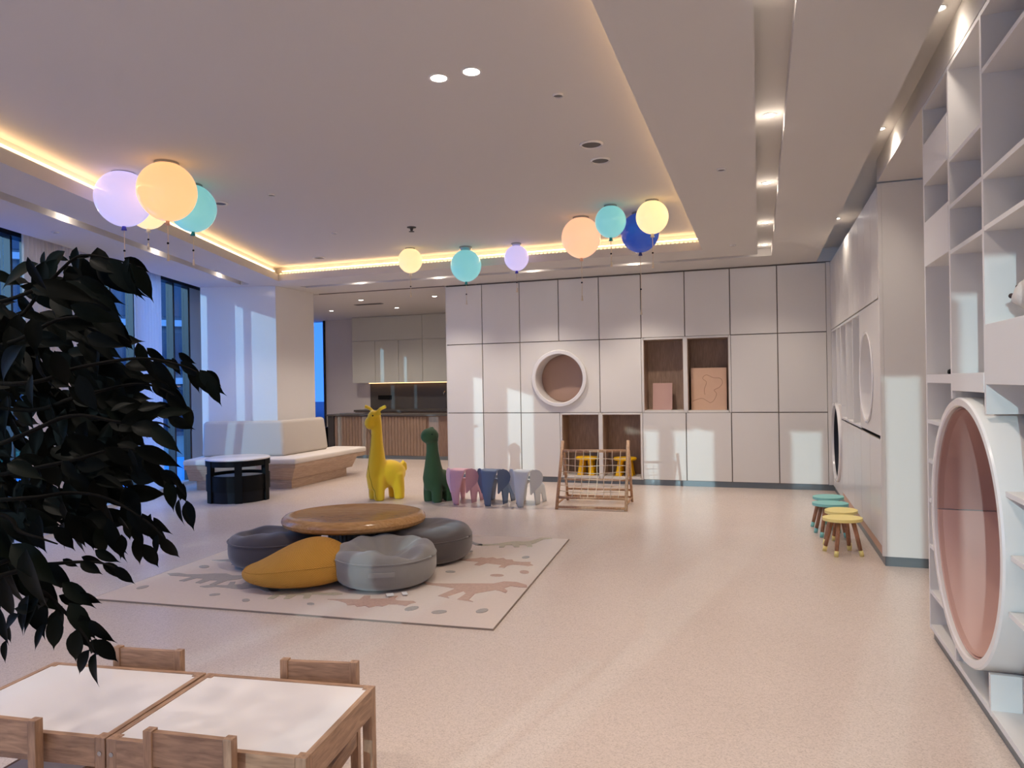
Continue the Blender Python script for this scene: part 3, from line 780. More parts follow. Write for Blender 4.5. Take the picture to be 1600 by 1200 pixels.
def dino(b):
    tube(b, [(-.03, 0, .16), (-.04, 0, .30), (-.05, 0, .45), (-.055, 0, .62), (-.06, 0, .78)], [.125, .138, .105, .076, .070], 24)
    ball(b, (-.095, 0, .815), .105, (1.15, .98, .95))
    ball(b, (.05, 0, .25), 1, (.18, .145, .145), 28, 18)
    tube(b, [(.12, 0, .26), (.23, 0, .27), (.33, 0, .27), (.42, 0, .25)], [.12, .085, .055, .03], 18)
    for s in (-1, 1):
        tube(b, [(-.06, s * .075, 0), (-.06, s * .078, .10), (-.05, s * .065, .27)], [.062, .066, .075], 18)
        tube(b, [(.12, s * .08, 0), (.12, s * .082, .10), (.10, s * .065, .26)], [.062, .066, .085], 18)
    for i, (x_, z_) in enumerate([(-.06, .91), (.0, .865), (.02, .76)]): ball(b, (x_, 0, z_), .03, (1.2, .5, .8))
t, db = plush('dinosaur_toy', 'dark green plush long-neck dinosaur standing beside pink elephant', 'plush toy', (-3.82, 8.10, 0), R(66), dino, 'green_plush', .014)
b = NB(); ball(b, (-.13, .085, .84), .010); ball(b, (-.13, -.085, .84), .010)
obj('eyes', b, 'black', t, True)

# ------------------------------------------------------------------ elephants
def sheet(bm, rows_, th=.012):
    # rows_: list of rows of points -> solid sheet by later solidify
    vs = [[bm.verts.new(p) for p in r] for r in rows_]
    for a, c in zip(vs, vs[1:]):
        for i in range(len(a) - 1): bm.faces.new((a[i], a[i + 1], c[i + 1], c[i]))
    return bm
def elephant(label, m, loc, rz):
    t = thing('toy_elephant', label, 'toy', loc, rz)      # faces -X
    # front plate: flat crown folding down into a tapering trunk
    rows_ = [[(-.03, .104 * k / 4, .418) for k in range(-4, 5)], [(-.11, .105 * k / 4, .419) for k in range(-4, 5)], [(-.145, .105 * k / 4, .413) for k in range(-4, 5)]]
    for i in range(15):
        s = i / 14; z = .395 * (1 - s)
        hw = .105 - .07 * s ** .85
        x = -.165 - .05 * math.sin(s * PI * .8)
        rows_.append([(x + .012 * (abs(k) / 4) ** 2, hw * k / 4, z) for k in range(-4, 5)])
    o = obj('trunk_plate', sheet(NB(), rows_), m, t, True)
    so = o.modifiers.new('s', 'SOLIDIFY'); so.thickness = .011; so.offset = 0
    # ears: heart-shaped side plates swept out and back from the head
    EAR = [(0, .405), (.03, .424), (.075, .430), (.12, .415), (.15, .38), (.162, .335), (.152, .285), (.125, .24), (.085, .205), (.045, .17), (.01, .135), (0, .145)]
    ca, sa = math.cos(R(48)), math.sin(R(48))
    for s in (-1, 1):
        b = NB()
        f_ = [b.verts.new((-.125 + e_ * ca, s * (.100 + e_ * sa), z_)) for e_, z_ in EAR]
        b.faces.new(f_ if s < 0 else f_[::-1])
        o = obj('ear', b, m, t)
        so = o.modifiers.new('s', 'SOLIDIFY'); so.thickness = .011; so.offset = 0
    # body: arched saddle with legs
    rows_ = []
    for i in range(13):
        u_ = i / 12; x = -.02 + .33 * u_
        top = .30 - .06 * u_ ** 1.6
        r_ = []
        cut = .0
        lo = 0.0 if (u_ < .34 or u_ > .66) else .13 - .3 * abs(u_ - .5)
        hwid = .10 + .015 * u_
        for k in range(-8, 9):
            v_ = k / 8
            if abs(v_) < .45: r_.append((x, hwid * math.sin(v_ / .45 * PI / 2) * .97, top - .05 * (1 - math.cos(v_ / .45 * PI / 2))))
            else:
                q = (abs(v_) - .45) / .55
                r_.append((x, math.copysign(hwid * .97 + .028 * q, v_), (top - .05) * (1 - q) + lo * q))
        rows_.append(r_)
    o = obj('saddle_body', sheet(NB(), rows_), m, t, True)
    so = o.modifiers.new('s', 'SOLIDIFY'); so.thickness = .011; so.offset = 0
    return t
elephant('pale pink moulded toy elephant standing next to green dinosaur', 'ele_pink', (-3.45, 8.08, 0), R(86))
elephant('slate blue moulded toy elephant between pink and white ones', 'ele_blue', (-3.05, 8.10, 0), R(86))
elephant('white moulded toy elephant standing next to rope climbing frame', 'ele_white', (-2.65, 8.12, 0), R(86))

# ------------------------------------------------------------------ climbing frame with net
t = thing('climbing_frame', 'small wooden A-frame climber with pale rope net', 'climbing frame')
ap = 8.25
A = {'fl': Vector((-2.215, 7.89, 0)), 'frr': Vector((-1.43, 7.95, 0)), 'tl': Vector((-2.225, ap, .75)), 'tr': Vector((-1.445, ap, .765)), 'bl': Vector((-2.255, 8.55, 0)), 'br': Vector((-1.47, 8.60, 0))}
obj('front_post', tube(NB(), [A['fl'], A['tl']], .019, 12), 'ladder_wood', t, True)
obj('front_post', tube(NB(), [A['frr'], A['tr']], .019, 12), 'ladder_wood', t, True)
obj('rear_leg', tube(NB(), [A['bl'], A['tl'].lerp(A['bl'], .16)], .016, 12), 'ladder_wood', t, True)
obj('rear_leg', tube(NB(), [A['br'], A['tr'].lerp(A['br'], .16)], .016, 12), 'ladder_wood', t, True)
def fp(s, k): return A['fl'].lerp(A['tl'], k).lerp(A['frr'].lerp(A['tr'], k), s)
def bp_(s, k): return A['bl'].lerp(A['tl'], k).lerp(A['br'].lerp(A['tr'], k), s)
for k, r_ in ((.85, .017), (.17, .016), (.035, .014)): obj('crossbar', tube(NB(), [fp(0, k), fp(1, k)], r_, 10), 'ladder_wood', t, True)
for k in (.20, .36, .08): obj('rear_crossbar', tube(NB(), [bp_(0, k), bp_(1, k)], .013, 10), 'ladder_wood', t, True)
for s in (0, 1): obj('side_bar', tube(NB(), [fp(s, .08), bp_(s, .08)], .012, 10), 'ladder_wood', t, True)
dn = Vector((0, -.012, .004))
for j in range(1, 9):
    s = j / 9
    obj('net_rope', tube(NB(), [fp(s + .008 * math.sin(j * 2.3 + q), .17 + .68 * q / 8) + dn + Vector((0, .03 * math.sin(PI * q / 8), -.02 * math.sin(PI * q / 8))) for q in range(9)], .0045, 6), 'rope', t, True)
for j in range(1, 7):
    k = .17 + .68 * j / 7
    obj('net_rope', tube(NB(), [fp(q / 8, k + .008 * math.sin(j * 1.7 + q)) + dn + Vector((0, .03 * math.sin(PI * j / 7), -.02 * math.sin(PI * j / 7) - .012 * math.sin(PI * q / 8))) for q in range(9)], .0045, 6), 'rope', t, True)

# ------------------------------------------------------------------ rug with dinosaur motifs
rug_a = R(4.1); BR = Vector((-1.507, 3.937, 0))
ex_, ey_ = Vector((-math.cos(rug_a), -math.sin(rug_a), 0)), Vector((-math.sin(rug_a), math.cos(rug_a), 0))
t = thing('area_rug', 'large beige rug with raised dinosaur figures under the round table', 'rug')
RL, RWD = 2.90, 2.45
def rp_(a, b_): return BR + ex_ * a + ey_ * b_
b = NB(); prism(b, [rp_(0, 0), rp_(RL, 0), rp_(RL, RWD), rp_(0, RWD)], .001, .011); obj('pile', b, 'rug', t)
b = NB()
for q in ([(-.006, -.006), (RL + .006, -.006), (RL + .006, 0), (-.006, 0)], [(-.006, RWD), (RL + .006, RWD), (RL + .006, RWD + .006), (-.006, RWD + .006)], [(-.006, 0), (0, 0), (0, RWD), (-.006, RWD)], [(RL, 0), (RL + .006, 0), (RL + .006, RWD), (RL, RWD)]):
    prism(b, [rp_(*p) for p in q], .0005, .0105)
obj('bound_edge', b, 'rug_edge', t)
S1 = [(-.5, .02), (-.42, .07), (-.3, .06), (-.2, .10), (-.08, .17), (.02, .20), (.12, .17), (.2, .20), (.27, .29), (.34, .36), (.43, .37), (.48, .33), (.44, .30), (.37, .29), (.31, .20), (.25, .08), (.20, .03), (.21, -.12), (.15, -.12), (.13, .0), (.05, -.01), (.05, -.12), (-.01, -.12), (-.04, 0), (-.12, .0), (-.14, -.12), (-.2, -.12), (-.19, .02), (-.3, .0), (-.42, -.02)]
S2 = [(-.5, .02), (-.36, .08), (-.26, .14), (-.22, .21), (-.15, .19), (-.10, .26), (-.03, .22), (.03, .28), (.09, .22), (.16, .24), (.21, .17), (.30, .18), (.40, .22), (.42, .15), (.48, .10), (.44, .05), (.34, .05), (.26, .04), (.22, -.02), (.23, -.12), (.16, -.12), (.15, -.02), (-.05, -.01), (-.07, -.12), (-.14, -.12), (-.15, .02), (-.3, .01)]
S3 = [(-.48, .0), (-.34, .0), (-.22, .06), (-.10, .14), (.0, .20), (.10, .26), (.14, .36), (.24, .40), (.36, .37), (.40, .32), (.34, .29), (.26, .28), (.25, .20), (.32, .15), (.34, .10), (.28, .12), (.22, .12), (.18, .04), (.14, -.04), (.20, -.20), (.26, -.22), (.12, -.24), (.08, -.08), (.02, -.04), (.0, -.22), (.05, -.25), (-.07, -.25), (-.08, -.02), (-.2, -.03), (-.35, -.05)]
def motif(shape, a, b_, s, rot, m, flip=1):
    s *= 1.15
    c, s_ = math.cos(R(rot)), math.sin(R(rot))
    pts = [rp_(a + (x_ * flip * c - y_ * s_) * s, b_ + (x_ * flip * s_ + y_ * c) * s) for x_, y_ in shape]
    bm = NB(); lo = [bm.verts.new((p.x, p.y, .0095)) for p in pts]; hi = [bm.verts.new((p.x, p.y, .0145)) for p in pts]
    for tri in tessellate_polygon([[Vector((p.x, p.y, 0)) for p in pts]]): bm.faces.new([hi[i] for i in tri])
    for i in range(len(pts)): bm.faces.new((lo[i], lo[(i + 1) % len(pts)], hi[(i + 1) % len(pts)], hi[i]))
    obj('dinosaur_motif', bm, m, t)
for q in [(S3, .42, .72, .75, 20, 'rug_tan', -1), (S2, .45, 1.45, .62, 10, 'rug_tan', -1), (S1, .42, 2.12, .62, -15, 'rug_olive', -1), (S2, .95, .38, .55, 170, 'rug_tan', 1),
          (S1, 1.55, .35, .6, -14, 'rug_olive', 1), (S1, 2.05, .52, .55, 160, 'rug_grey', 1), (S1, 2.42, .58, .75, 8, 'rug_grey', -1), (S2, 2.42, 1.08, .62, 0, 'rug_grey', -1), (S2, 2.5, 1.85, .55, 20, 'rug_grey', -1), (S1, 1.0, 2.2, .6, 30, 'rug_grey', 1), (S3, 1.75, 2.05, .6, 0, 'rug_tan', 1)]:
    motif(*q)
oval = [(math.cos(2 * PI * k / 12) * .5, math.sin(2 * PI * k / 12) * .34) for k in range(12)]
rr = random.Random(5)
for a, b_ in [(.16, .30), (.42, .22), (.62, .25), (.12, 1.25), (.22, 1.7), (.75, 1.8), (.85, .9), (1.2, .55), (1.32, .2), (1.8, .18), (2.1, .25), (2.75, .3), (2.7, .9), (.3, 1.12), (.68, 1.15), (1.9, .75)]:
    bm = NB(); a_ = rr.uniform(0, PI); s_ = rr.uniform(.06, .11)
    prism(bm, [rp_(a + s_ * (x_ * math.cos(a_) - y_ * math.sin(a_)), b_ + s_ * (x_ * math.sin(a_) + y_ * math.cos(a_))) for x_, y_ in oval], .009, .014)
    obj('pebble_motif', bm, rr.choice(['rug_grey', 'rug_tan']), t)

# ------------------------------------------------------------------ round low table and poufs
TC = Vector((-3.165, 5.13, .0125))
t = thing('round_table', 'low round wooden table with thick rounded rim on the rug', 'table', TC, R(19))
t.scale = (1, .82, 1)
TR = .585
obj('top', lathe(NB(), [(0, .300), (TR - .10, .300), (TR - .045, .306), (TR - .012, .324), (TR, .350), (TR - .006, .374), (TR - .028, .394), (TR - .062, .402), (TR - .088, .400), (TR - .094, .396), (0, .396)], 96), 'table_wood', t, 'auto')
pd = obj('pedestal', lathe(NB(), [(0, 0), (.20, 0), (.205, .01), (.205, .299), (0, .299)], 48), 'pedestal', t, 'auto')
fl = mesh_of('flute', tube(NB(), [(.205, 0, .01), (.205, 0, .295)], .010, 8), 'pedestal', True)
for k in range(36):
    obj('flute', fl, None, pd, rot=(0, 0, 2 * PI * k / 36))
def pouf(label, c, r, h, m, seed, dents=6, dep=.05, skew=(0, 0), rz=0, squash=1.0):
    t = thing('floor_pouf', label, 'pouf', (c[0], c[1], .0125), rz)
    rr = random.Random(seed); ds = [(rr.uniform(0, 2 * PI), rr.uniform(.1, .75) * r, rr.uniform(.5, 1)) for _ in range(dents)]
    prof = []
    NP = 26
    for i in range(NP + 1):
        a = -PI / 2 + PI * i / NP
        ca, sa = math.cos(a), math.sin(a)
        prof.append((r * (abs(ca) ** .30), h / 2 + h / 2 * math.copysign(abs(sa) ** .75, sa)))
    prof[0] = (0, 0); prof[-1] = (0, prof[-1][1])
    b = NB(); lathe(b, prof, 64)
    for v in b.verts:
        x_, y_, z_ = v.co; f_ = max(0, (z_ / h - .55) / .45)
        for a, d, s_ in ds:
            px_, py_ = math.cos(a) * d, math.sin(a) * d
            g = math.exp(-((x_ - px_) ** 2 + (y_ - py_) ** 2) / (2 * (.09) ** 2))
            v.co.z -= g * f_ * dep * s_
        an = math.atan2(y_, x_); rad = math.hypot(x_, y_)
        v.co.z += f_ * .006 * math.sin(an * 9 + 14 * rad + seed) * min(1, rad / (.4 * r)) * dents / 6
        v.co.x += skew[0] * (z_ / h); v.co.y += skew[1] * (z_ / h)
        v.co.y *= squash
    obj('cushion', b, m, t, True)
    return t, prof
def piping(t, r, z, m, rad=.006, fz=None, sq=1.0):
    pts = [(math.cos(2 * PI * k / 48) * r, math.sin(2 * PI * k / 48) * r * sq, z + (fz(k / 48) if fz else 0)) for k in range(49)]
    obj('piping', tube(NB(), pts, rad, 6), m, t, True)
t, _ = pouf('light grey velvet pouf with handle strap and white tags at the table', (-2.625, 4.67), .375, .30, 'pouf_grey', 4, 9, .06)
piping(t, .372, .205, 'pouf_grey', .006)
b = NB()
an0 = math.atan2(-4.67, 2.625) 
for k in range(9):
    pass
pts = [(math.cos(an0 + (k - 4) * .06 - .08) * .378, math.sin(an0 + (k - 4) * .06 - .08) * .378) for k in range(9)]
vs = [[b.verts.new((p[0] * s_, p[1] * s_, z_)) for p in pts] for z_, s_ in ((.125, 1.0), (.155, 1.004))]
for i in range(8): b.faces.new((vs[0][i], vs[0][i + 1], vs[1][i + 1], vs[1][i]))
o = obj('handle_strap', b, 'strap_grey', t); so = o.modifiers.new('s', 'SOLIDIFY'); so.thickness = .008; so.offset = 0
for dx, w_ in ((-.02, .05), (.08, .035)):
    b = NB(); bx(b, .36, .425, dx * 1 - w_ / 2, dx + w_ / 2, .008, .011)
    obj('care_tag', b, 'tag', t, rot=(0, 0, an0 + .12))
t, _ = pouf('dark brown-grey velvet pouf half under the table near yellow motif', (-2.66, 5.39), .40, .285, 'pouf_dark', 9, 2, .03)
piping(t, .395, .195, 'pouf_dark')
t, _ = pouf('dark charcoal velvet pouf with sunken top behind the orange pouf', (-3.78, 4.91), .365, .29, 'pouf_navy', 12, 4, .09)
piping(t, .366, .205, 'pouf_navy')
# orange knitted pouf, slumped
t = thing('knitted_pouf', 'slumped orange knitted pouf lying beside the light grey pouf', 'pouf', (-3.225, 4.46, .0125), R(20))
b = NB(); ball(b, (0, 0, 0), 1, (.405, .34, 1), 56, 32)
def slump(v):
    x_, y_, z_ = v
    u_ = (x_ + .405) / .81
    htop = .11 + .175 * math.sin(min(1, u_ * 1.15) * PI * .62) ** 1.4
    z = .07 + (htop - .07 + .02) * z_ if z_ > 0 else .07 + .07 * z_
    if z_ > 0: z = .10 + (htop - .05) * (z_ ** .9)
    else: z = .10 - .10 * min(1, (-z_) ** .8)
    return (x_ * (1 if z_ < 0 else 1 - .02 * z_) + .05 * max(0, z_) * u_, y_, z)
for v in b.verts: v.co = slump(v.co)
obj('cushion', b, 'knit', t, True)
pts = [Vector(slump((.405 * math.cos(2 * PI * k / 48) * .96, .34 * math.sin(2 * PI * k / 48) * .96, .28))) * 1.0 for k in range(49)]
obj('seam_line', tube(NB(), pts, .005, 6), 'knit', t, True)
b = NB(); bx(b, .36, .41, -.16, -.11, .01, .06, .01); obj('care_tag', b, 'tag', t)

# ------------------------------------------------------------------ flower stools by the right wall
def flower_stool(label, loc, rz, m, h=.30, grp=None):
    t = thing('kids_stool', label, 'stool', loc, rz, grp)
    n = 60; b = NB(); pts = []
    for k in range(n):
        a = 2 * PI * k / n; r_ = .142 * (1 + .10 * math.cos(2 * a))
        pts.append((r_ * math.cos(a), r_ * math.sin(a)))
    prism(b, pts, h - .024, h)
    es = [e for e in b.edges if abs(e.verts[0].co.z - e.verts[1].co.z) < 1e-5]
    bmesh.ops.bevel(b, geom=es, offset=.006, segments=2, affect='EDGES')
    obj('seat', b, m, t, 'auto')
    for k in range(4):
        a = R(45 + 90 * k)
        top = Vector((math.cos(a) * .085, math.sin(a) * .085, h - .024)); bot = Vector((math.cos(a) * .150, math.sin(a) * .150, 0))
        lg = obj('leg', tube(NB(), [bot.lerp(top, .165), top], [.0155, .0185], 14), 'leg_wood', t, True)
        obj('painted_foot', tube(NB(), [bot, bot.lerp(top, .163)], [.0165, .017], 14), m, lg, True)
    return t
flower_stool('yellow kids stool with wooden legs, nearest to the cabinet end panel', (.63, 6.47, 0), R(20), 'yellow_paint')
flower_stool('pale yellow kids stool between the other yellow one and the teal ones', (.655, 6.83, 0), R(65), 'yellow_paint')
flower_stool('teal kids stool with wooden legs next to the yellow ones', (.60, 7.20, 0), R(10), 'teal_paint')
flower_stool('teal kids stool with wooden legs, farthest along the lockers', (.615, 7.58, 0), R(50), 'teal_paint')

# ------------------------------------------------------------------ kids tables and chairs
def kids_table(label, c, rz):
    t = thing('kids_table', label, 'table', (c[0], c[1], 0), rz)
    hx, hy, h = .315, .238, .45; lw = .034
    for sx_ in (-1, 1):
        for sy_ in (-1, 1):
            lg = obj('leg', bx(NB(), sx_ * hx, sx_ * (hx - lw), sy_ * hy, sy_ * (hy - lw), 0, h, .002), 'pine_z', t)
            b = NB()
            if sy_ < 0: cone(b, (sx_ * (hx - lw / 2), -hy - .002, h - .045), (sx_ * (hx - lw / 2), -hy + .001, h - .045), .007, .007, 12); obj('bolt', b, 'steel', lg)
    for sy_ in (-1, 1): obj('apron', bx(NB(), -hx + lw, hx - lw, sy_ * hy, sy_ * (hy - .018), h - .085, h - .001), 'pine', t)
    for sx_ in (-1, 1): obj('apron', bx(NB(), sx_ * hx, sx_ * (hx - .018), -hy + lw, hy - lw, h - .085, h - .001), 'pine_y', t)
    obj('top_panel', bx(NB(), -hx + .0185, hx - .0185, -hy + .0185, hy - .0185, h - .014, h - .003), 'tabletop_white', t)
    return t
kids_table('white-topped pine kids table standing clear of the ficus, beside its twin', (-1.517, 1.838), R(7))
kids_table('white-topped pine kids table below the hanging ficus leaves', (-2.149, 1.757), R(7.6))
def kids_chair(label, c, rz):
    t = thing('kids_chair', label, 'chair', (c[0], c[1], 0), rz)   # backrest at y = 0, seat towards +y
    for sx_ in (-1, 1):
        obj('back_post', bx(NB(), sx_ * .14, sx_ * .112, -.014, .014, 0, .505, .002), 'pine_z', t)
        obj('front_leg', bx(NB(), sx_ * .14, sx_ * .112, .236, .264, 0, .27, .002), 'pine_z', t)
        obj('side_rail', bx(NB(), sx_ * .137, sx_ * .119, .0145, .2355, .22, .268), 'pine_y', t)
    obj('backrest', bx(NB(), -.1118, .1118, -.009, .009, .405, .50), 'pine', t)
    obj('seat', bx(NB(), -.1185, .1185, .015, .262, .262, .272), 'tabletop_white', t)
    obj('front_rail', bx(NB(), -.1118, .1118, .24, .258, .225, .261), 'pine', t)
    return t
kids_chair('pine kids chair on the rug side of the clear kids table', (-1.462, 2.128), R(180 + 11))
kids_chair('pine kids chair on the rug side of the table below the ficus', (-2.14, 2.045), R(180 + 8))
kids_chair('pine kids chair with knotty backrest in front of clear kids table', (-1.505, 1.572), R(6))
kids_chair('pine kids chair in front of the table below the ficus', (-2.13, 1.492), R(6))

# ------------------------------------------------------------------ balloon lamps
def balloon_mat(name, c, s, top=1.0):
    m = bpy.data.materials.new(name); m.use_nodes = True; n = m.node_tree.nodes; l = m.node_tree.links
    b = n['Principled BSDF']; b.inputs['Base Color'].default_value = (*L(*c), 1); b.inputs['Roughness'].default_value = .12
    b.inputs['Emission Color'].default_value = (*L(*c), 1); b.inputs['Emission Strength'].default_value = s
    MATS[name] = m
balloon_mat('bl_peach', (255, 202, 142), .80); balloon_mat('bl_peach2', (250, 200, 158), .74)
balloon_mat('bl_lilac', (208, 198, 244), .70); balloon_mat('bl_cream', (255, 226, 170), .88)
balloon_mat('bl_teal', (132, 206, 210), .60); balloon_mat('bl_blue', (40, 78, 176), .35)
mat('knot_blue', (70, 66, 190), .4); mat('knot_teal', (30, 150, 150), .4); mat('knot_peach', (240, 190, 160), .4); mat('knot_cream', (245, 230, 205), .4); mat('knot_navy', (40, 50, 120), .4)
def balloon(label, px_, py_, r, Y, m, km, slen, glow, gcol):
    d = fw + rt * ((px_ - 800) / 1118.2) - up * ((py_ - 600) / 1118.2)
    P = Vector((0, 0, CAMH)) + d * (Y / d.y)
    ztop = P.z + r * 1.02
    t = thing('balloon_lamp', label, 'ceiling lamp', P)
    prof = []
    for i in range(25):
        a = -PI / 2 + PI * i / 24
        rr_ = r * math.cos(a) * (1 if a > 0 else 1 - .05 * math.sin(-a) ** 2); prof.append((max(0, rr_), r * 1.02 * math.sin(a) * (1 if a > 0 else 1.04)))
    prof[0] = (0, prof[0][1]); prof[-1] = (0, prof[-1][1])
    o = obj('glass_balloon', lathe(NB(), prof, 48), m, t, True)
    kb = NB(); zb = -r * 1.06
    lathe(kb, [(.012, zb + .012), (.015, zb - .008), (.021, zb - .03), (.0, zb - .032)], 16); obj('knot', kb, km, t, True)
    obj('pull_cord', tube(NB(), [(0, 0, zb - .03), (.003, 0, zb - .03 - slen * .5), (0, 0, zb - .03 - slen)], .0034, 6), 'rope', t, True)
    pb = NB(); zc = zb - .03 - slen * .62; ball(pb, (0, 0, zc), .009, u=10, v=8); obj('cord_bead', pb, 'black', t, True)
    pb = NB(); cone(pb, (0, 0, zb - .03 - slen - .05), (0, 0, zb - .03 - slen), .011, .006, 10); obj('cord_pull', pb, 'rope', t, True)
    cb = NB(); lathe(cb, [(0, ZU - P.z - .001), (r * .42, ZU - P.z - .001), (r * .42, ZU - P.z - .018), (r * .30, r * .955), (0, r * .96)], 32); obj('ceiling_canopy', cb, 'steel', t, 'auto')
    return t
PE, LI, CE, TE, BU = (1, .72, .42), (.6, .55, 1), (1, .85, .6), (.35, .9, 1), (.2, .35, 1)
balloon('large peach glowing balloon lamp in the cluster near the window wall', 261, 299, .212, 4.26, 'bl_peach', 'knot_peach', .22, 0, PE)
balloon('large lilac glowing balloon lamp with blue knot near the window wall', 193, 310, .209, 4.34, 'bl_lilac', 'knot_blue', .26, 0, LI)
balloon('cream glowing balloon lamp hidden behind lilac and peach ones', 231, 327, .165, 4.93, 'bl_cream', 'knot_cream', .10, 0, CE)
balloon('teal glowing balloon lamp behind the large peach one', 301, 325, .190, 4.80, 'bl_teal', 'knot_teal', .20, 0, TE)
balloon('small cream balloon lamp hanging alone over the kitchenette side', 641, 407, .150, 8.06, 'bl_cream', 'knot_cream', .22, 0, CE)
balloon('teal balloon lamp hanging between small cream and small lilac ones', 728, 415, .192, 8.26, 'bl_teal', 'knot_teal', .20, 0, TE)
balloon('small lilac balloon lamp hanging near the back cove', 807, 403, .150, 8.30, 'bl_lilac', 'knot_blue', .18, 0, LI)
balloon('large pale peach balloon lamp in cluster over climbing frame', 908, 371, .203, 7.26, 'bl_peach2', 'knot_peach', .36, 0, PE)
balloon('small teal balloon lamp in cluster over climbing frame', 954, 346, .150, 6.88, 'bl_teal', 'knot_teal', .20, 0, TE)
balloon('dark blue glossy balloon lamp in cluster over climbing frame', 1000, 363, .195, 7.30, 'bl_blue', 'knot_navy', .55, 0, BU)
balloon('small cream balloon lamp in front of the dark blue one', 1019, 339, .152, 6.84, 'bl_cream', 'knot_cream', .24, 0, CE)

# ------------------------------------------------------------------ ceiling lamps and fittings
WARM = (1.0, .88, .765)
def spot(t, loc, power, size=R(140), blend=.9, c=WARM, r=.04, aim=None):
    ld = bpy.data.lights.new('beam', 'SPOT'); ld.energy = power; ld.color = c; ld.spot_size = size; ld.spot_blend = blend; ld.shadow_soft_size = r
    o = bpy.data.objects.new('beam', ld); col.objects.link(o); o.parent = t; o.location = loc
    if aim: o.rotation_euler = Vector(aim).to_track_quat('-Z', 'Y').to_euler()
def downlight(label, x, y, z, power, group, r=.038, spill=0, **kw):
    t = thing('downlight', label, 'downlight', (x, y, z), 0, group)
    obj('trim_ring', lathe(NB(), [(r * .86, -.001), (r * 1.15, -.001), (r * 1.15, -.004), (r, -.006), (r * .86, -.004), (r * .86, -.001)], 28), 'gloss_white', t, 'auto')
    obj('lens', lathe(NB(), [(0, -.001), (r * .85, -.001), (r * .85, -.003), (0, -.003)], 24), 'lamp_disc', t, 'auto')
    spot(t, (0, 0, -.03), power, **kw)
    if spill:                    # stray light of the lamp inside its slot
        ld = bpy.data.lights.new('spill', 'POINT'); ld.energy = spill; ld.color = WARM; ld.shadow_soft_size = .015
        o = bpy.data.objects.new('spill', ld); col.objects.link(o); o.parent = t; o.location = (0, 0, -.09)
PT = 30
for y in (-1.6, .0, 1.5, 3.0, 4.58, 6.15, 7.72, 9.0):
    downlight('small round downlight inside long ceiling slot along the right side', .08, y, ZS, PT * 1.55, 'downlights in right ceiling slot', size=R(115), blend=.8, spill=.65)
for x in (-5.55, -4.27, -2.88, -1.50):
    downlight('small round downlight inside ceiling slot by the storage wall', x, 9.19, ZS, PT * 3.0, 'downlights in back ceiling slot', size=R(104), blend=.8, spill=.65)
for y in (1.6, 3.15, 4.72, 6.27, 7.9):
    downlight('small round downlight inside slanted ceiling slot by the windows', lx(y) + .08, y, ZS, PT * 1.2, 'downlights in window-side slot', size=R(90), blend=.7, spill=.65)
for y in (.6, 2.2, 3.7, 5.35, 8.2):
    downlight('small round wall-washer in gap above the right wall', .79, y, 3.12, 26 if y > 4.6 else 7, 'wall washers above right wall', r=.03)
for x, y in ((-1.66, 3.64), (-1.46, 3.63), (-3.4, .2), (-3.2, .2), (-1.66, .2), (-1.46, .2), (-3.6, 3.6), (-3.4, 3.6)):
    if x > -2 and y > 3: lab, g = 'bright round downlight of the pair in raised ceiling', 'pair of raised ceiling downlights'
    else: lab, g = 'round downlight in raised ceiling outside the seating area', 'other raised ceiling downlights'
    if (x, y) in ((-3.6, 3.6), (-3.4, 3.6)): continue
    downlight(lab, x, y, ZU, PT * 1.9, g, r=.052, size=R(120))
for x, y in ((-8.0, 12.25), (-6.55, 10.95), (-6.6, 12.35), (-5.18, 11.04)):
    downlight('small round downlight in kitchenette ceiling', x, y, ZC - .01, PT * 2.3, 'kitchenette downlights', r=.045)
def disc(name, label, x, y, z, r, m, group=None, tk=.012):
    t = thing(name, label, 'ceiling fitting', (x, y, z), 0, group)
    obj('bezel', lathe(NB(), [(r * .8, 0), (r, 0), (r, -tk * .6), (r * .85, -tk), (r * .8, -tk * .5), (r * .8, 0)], 28), 'gloss_white', t, 'auto')
    obj('grille', lathe(NB(), [(0, -.001), (r * .79, -.001), (r * .79, -tk * .5), (0, -tk * .6)], 28), m, t, 'auto')
disc('ceiling_speaker', 'round grey ceiling speaker, larger of the pair', -1.114, 5.05, ZU, .085, 'darkgrey')
disc('ceiling_speaker', 'round grey ceiling speaker behind the larger one', -1.132, 5.44, ZU, .078, 'darkgrey')
disc('ceiling_speaker', 'round grey ceiling speaker beside teal balloon lamp at windows', -4.68, 5.37, ZU, .07, 'darkgrey')
disc('ceiling_speaker', 'round grey ceiling speaker near the left cove corner', -5.50, 8.15, ZU, .08, 'darkgrey')
for x, y, z, lab in ((-1.103, 4.11, ZU, 'near the speaker pair in raised ceiling'), (-4.064, 5.31, ZU, 'beside the balloon cluster at the windows'), (-4.454, 6.91, ZU, 'in raised ceiling beside the sprinkler'), (-6.25, 4.98, ZC, 'above the curtain'), (-6.497, 7.40, ZC, 'in lower ceiling near the corner column'), (-.234, 5.30, ZC, 'midway along the right ceiling slot'), (-.259, 8.36, ZC, 'near the storage wall end of the right slot')):
    disc('ceiling_sensor', 'tiny round sensor cover ' + lab, x, y, z, .033, 'vent_grey', 'ceiling sensors')
t = thing('sprinkler', 'small dark sprinkler head on raised ceiling above cream balloon', 'sprinkler', (-3.54, 6.99, ZU))
b = NB(); lathe(b, [(0, 0), (.05, 0), (.05, -.006), (.02, -.012), (.012, -.04), (.03, -.046), (.03, -.05), (0, -.052)], 20); obj('head', b, 'darkgrey', t, 'auto')
t = thing('kitchen_vent', 'dark slot vent in the kitchenette ceiling', 'vent', (-6.75, 11.55, ZC - .01))
obj('frame', bx(NB(), -.28, .28, -.05, .05, -.008, 0), 'vent_grey', t)
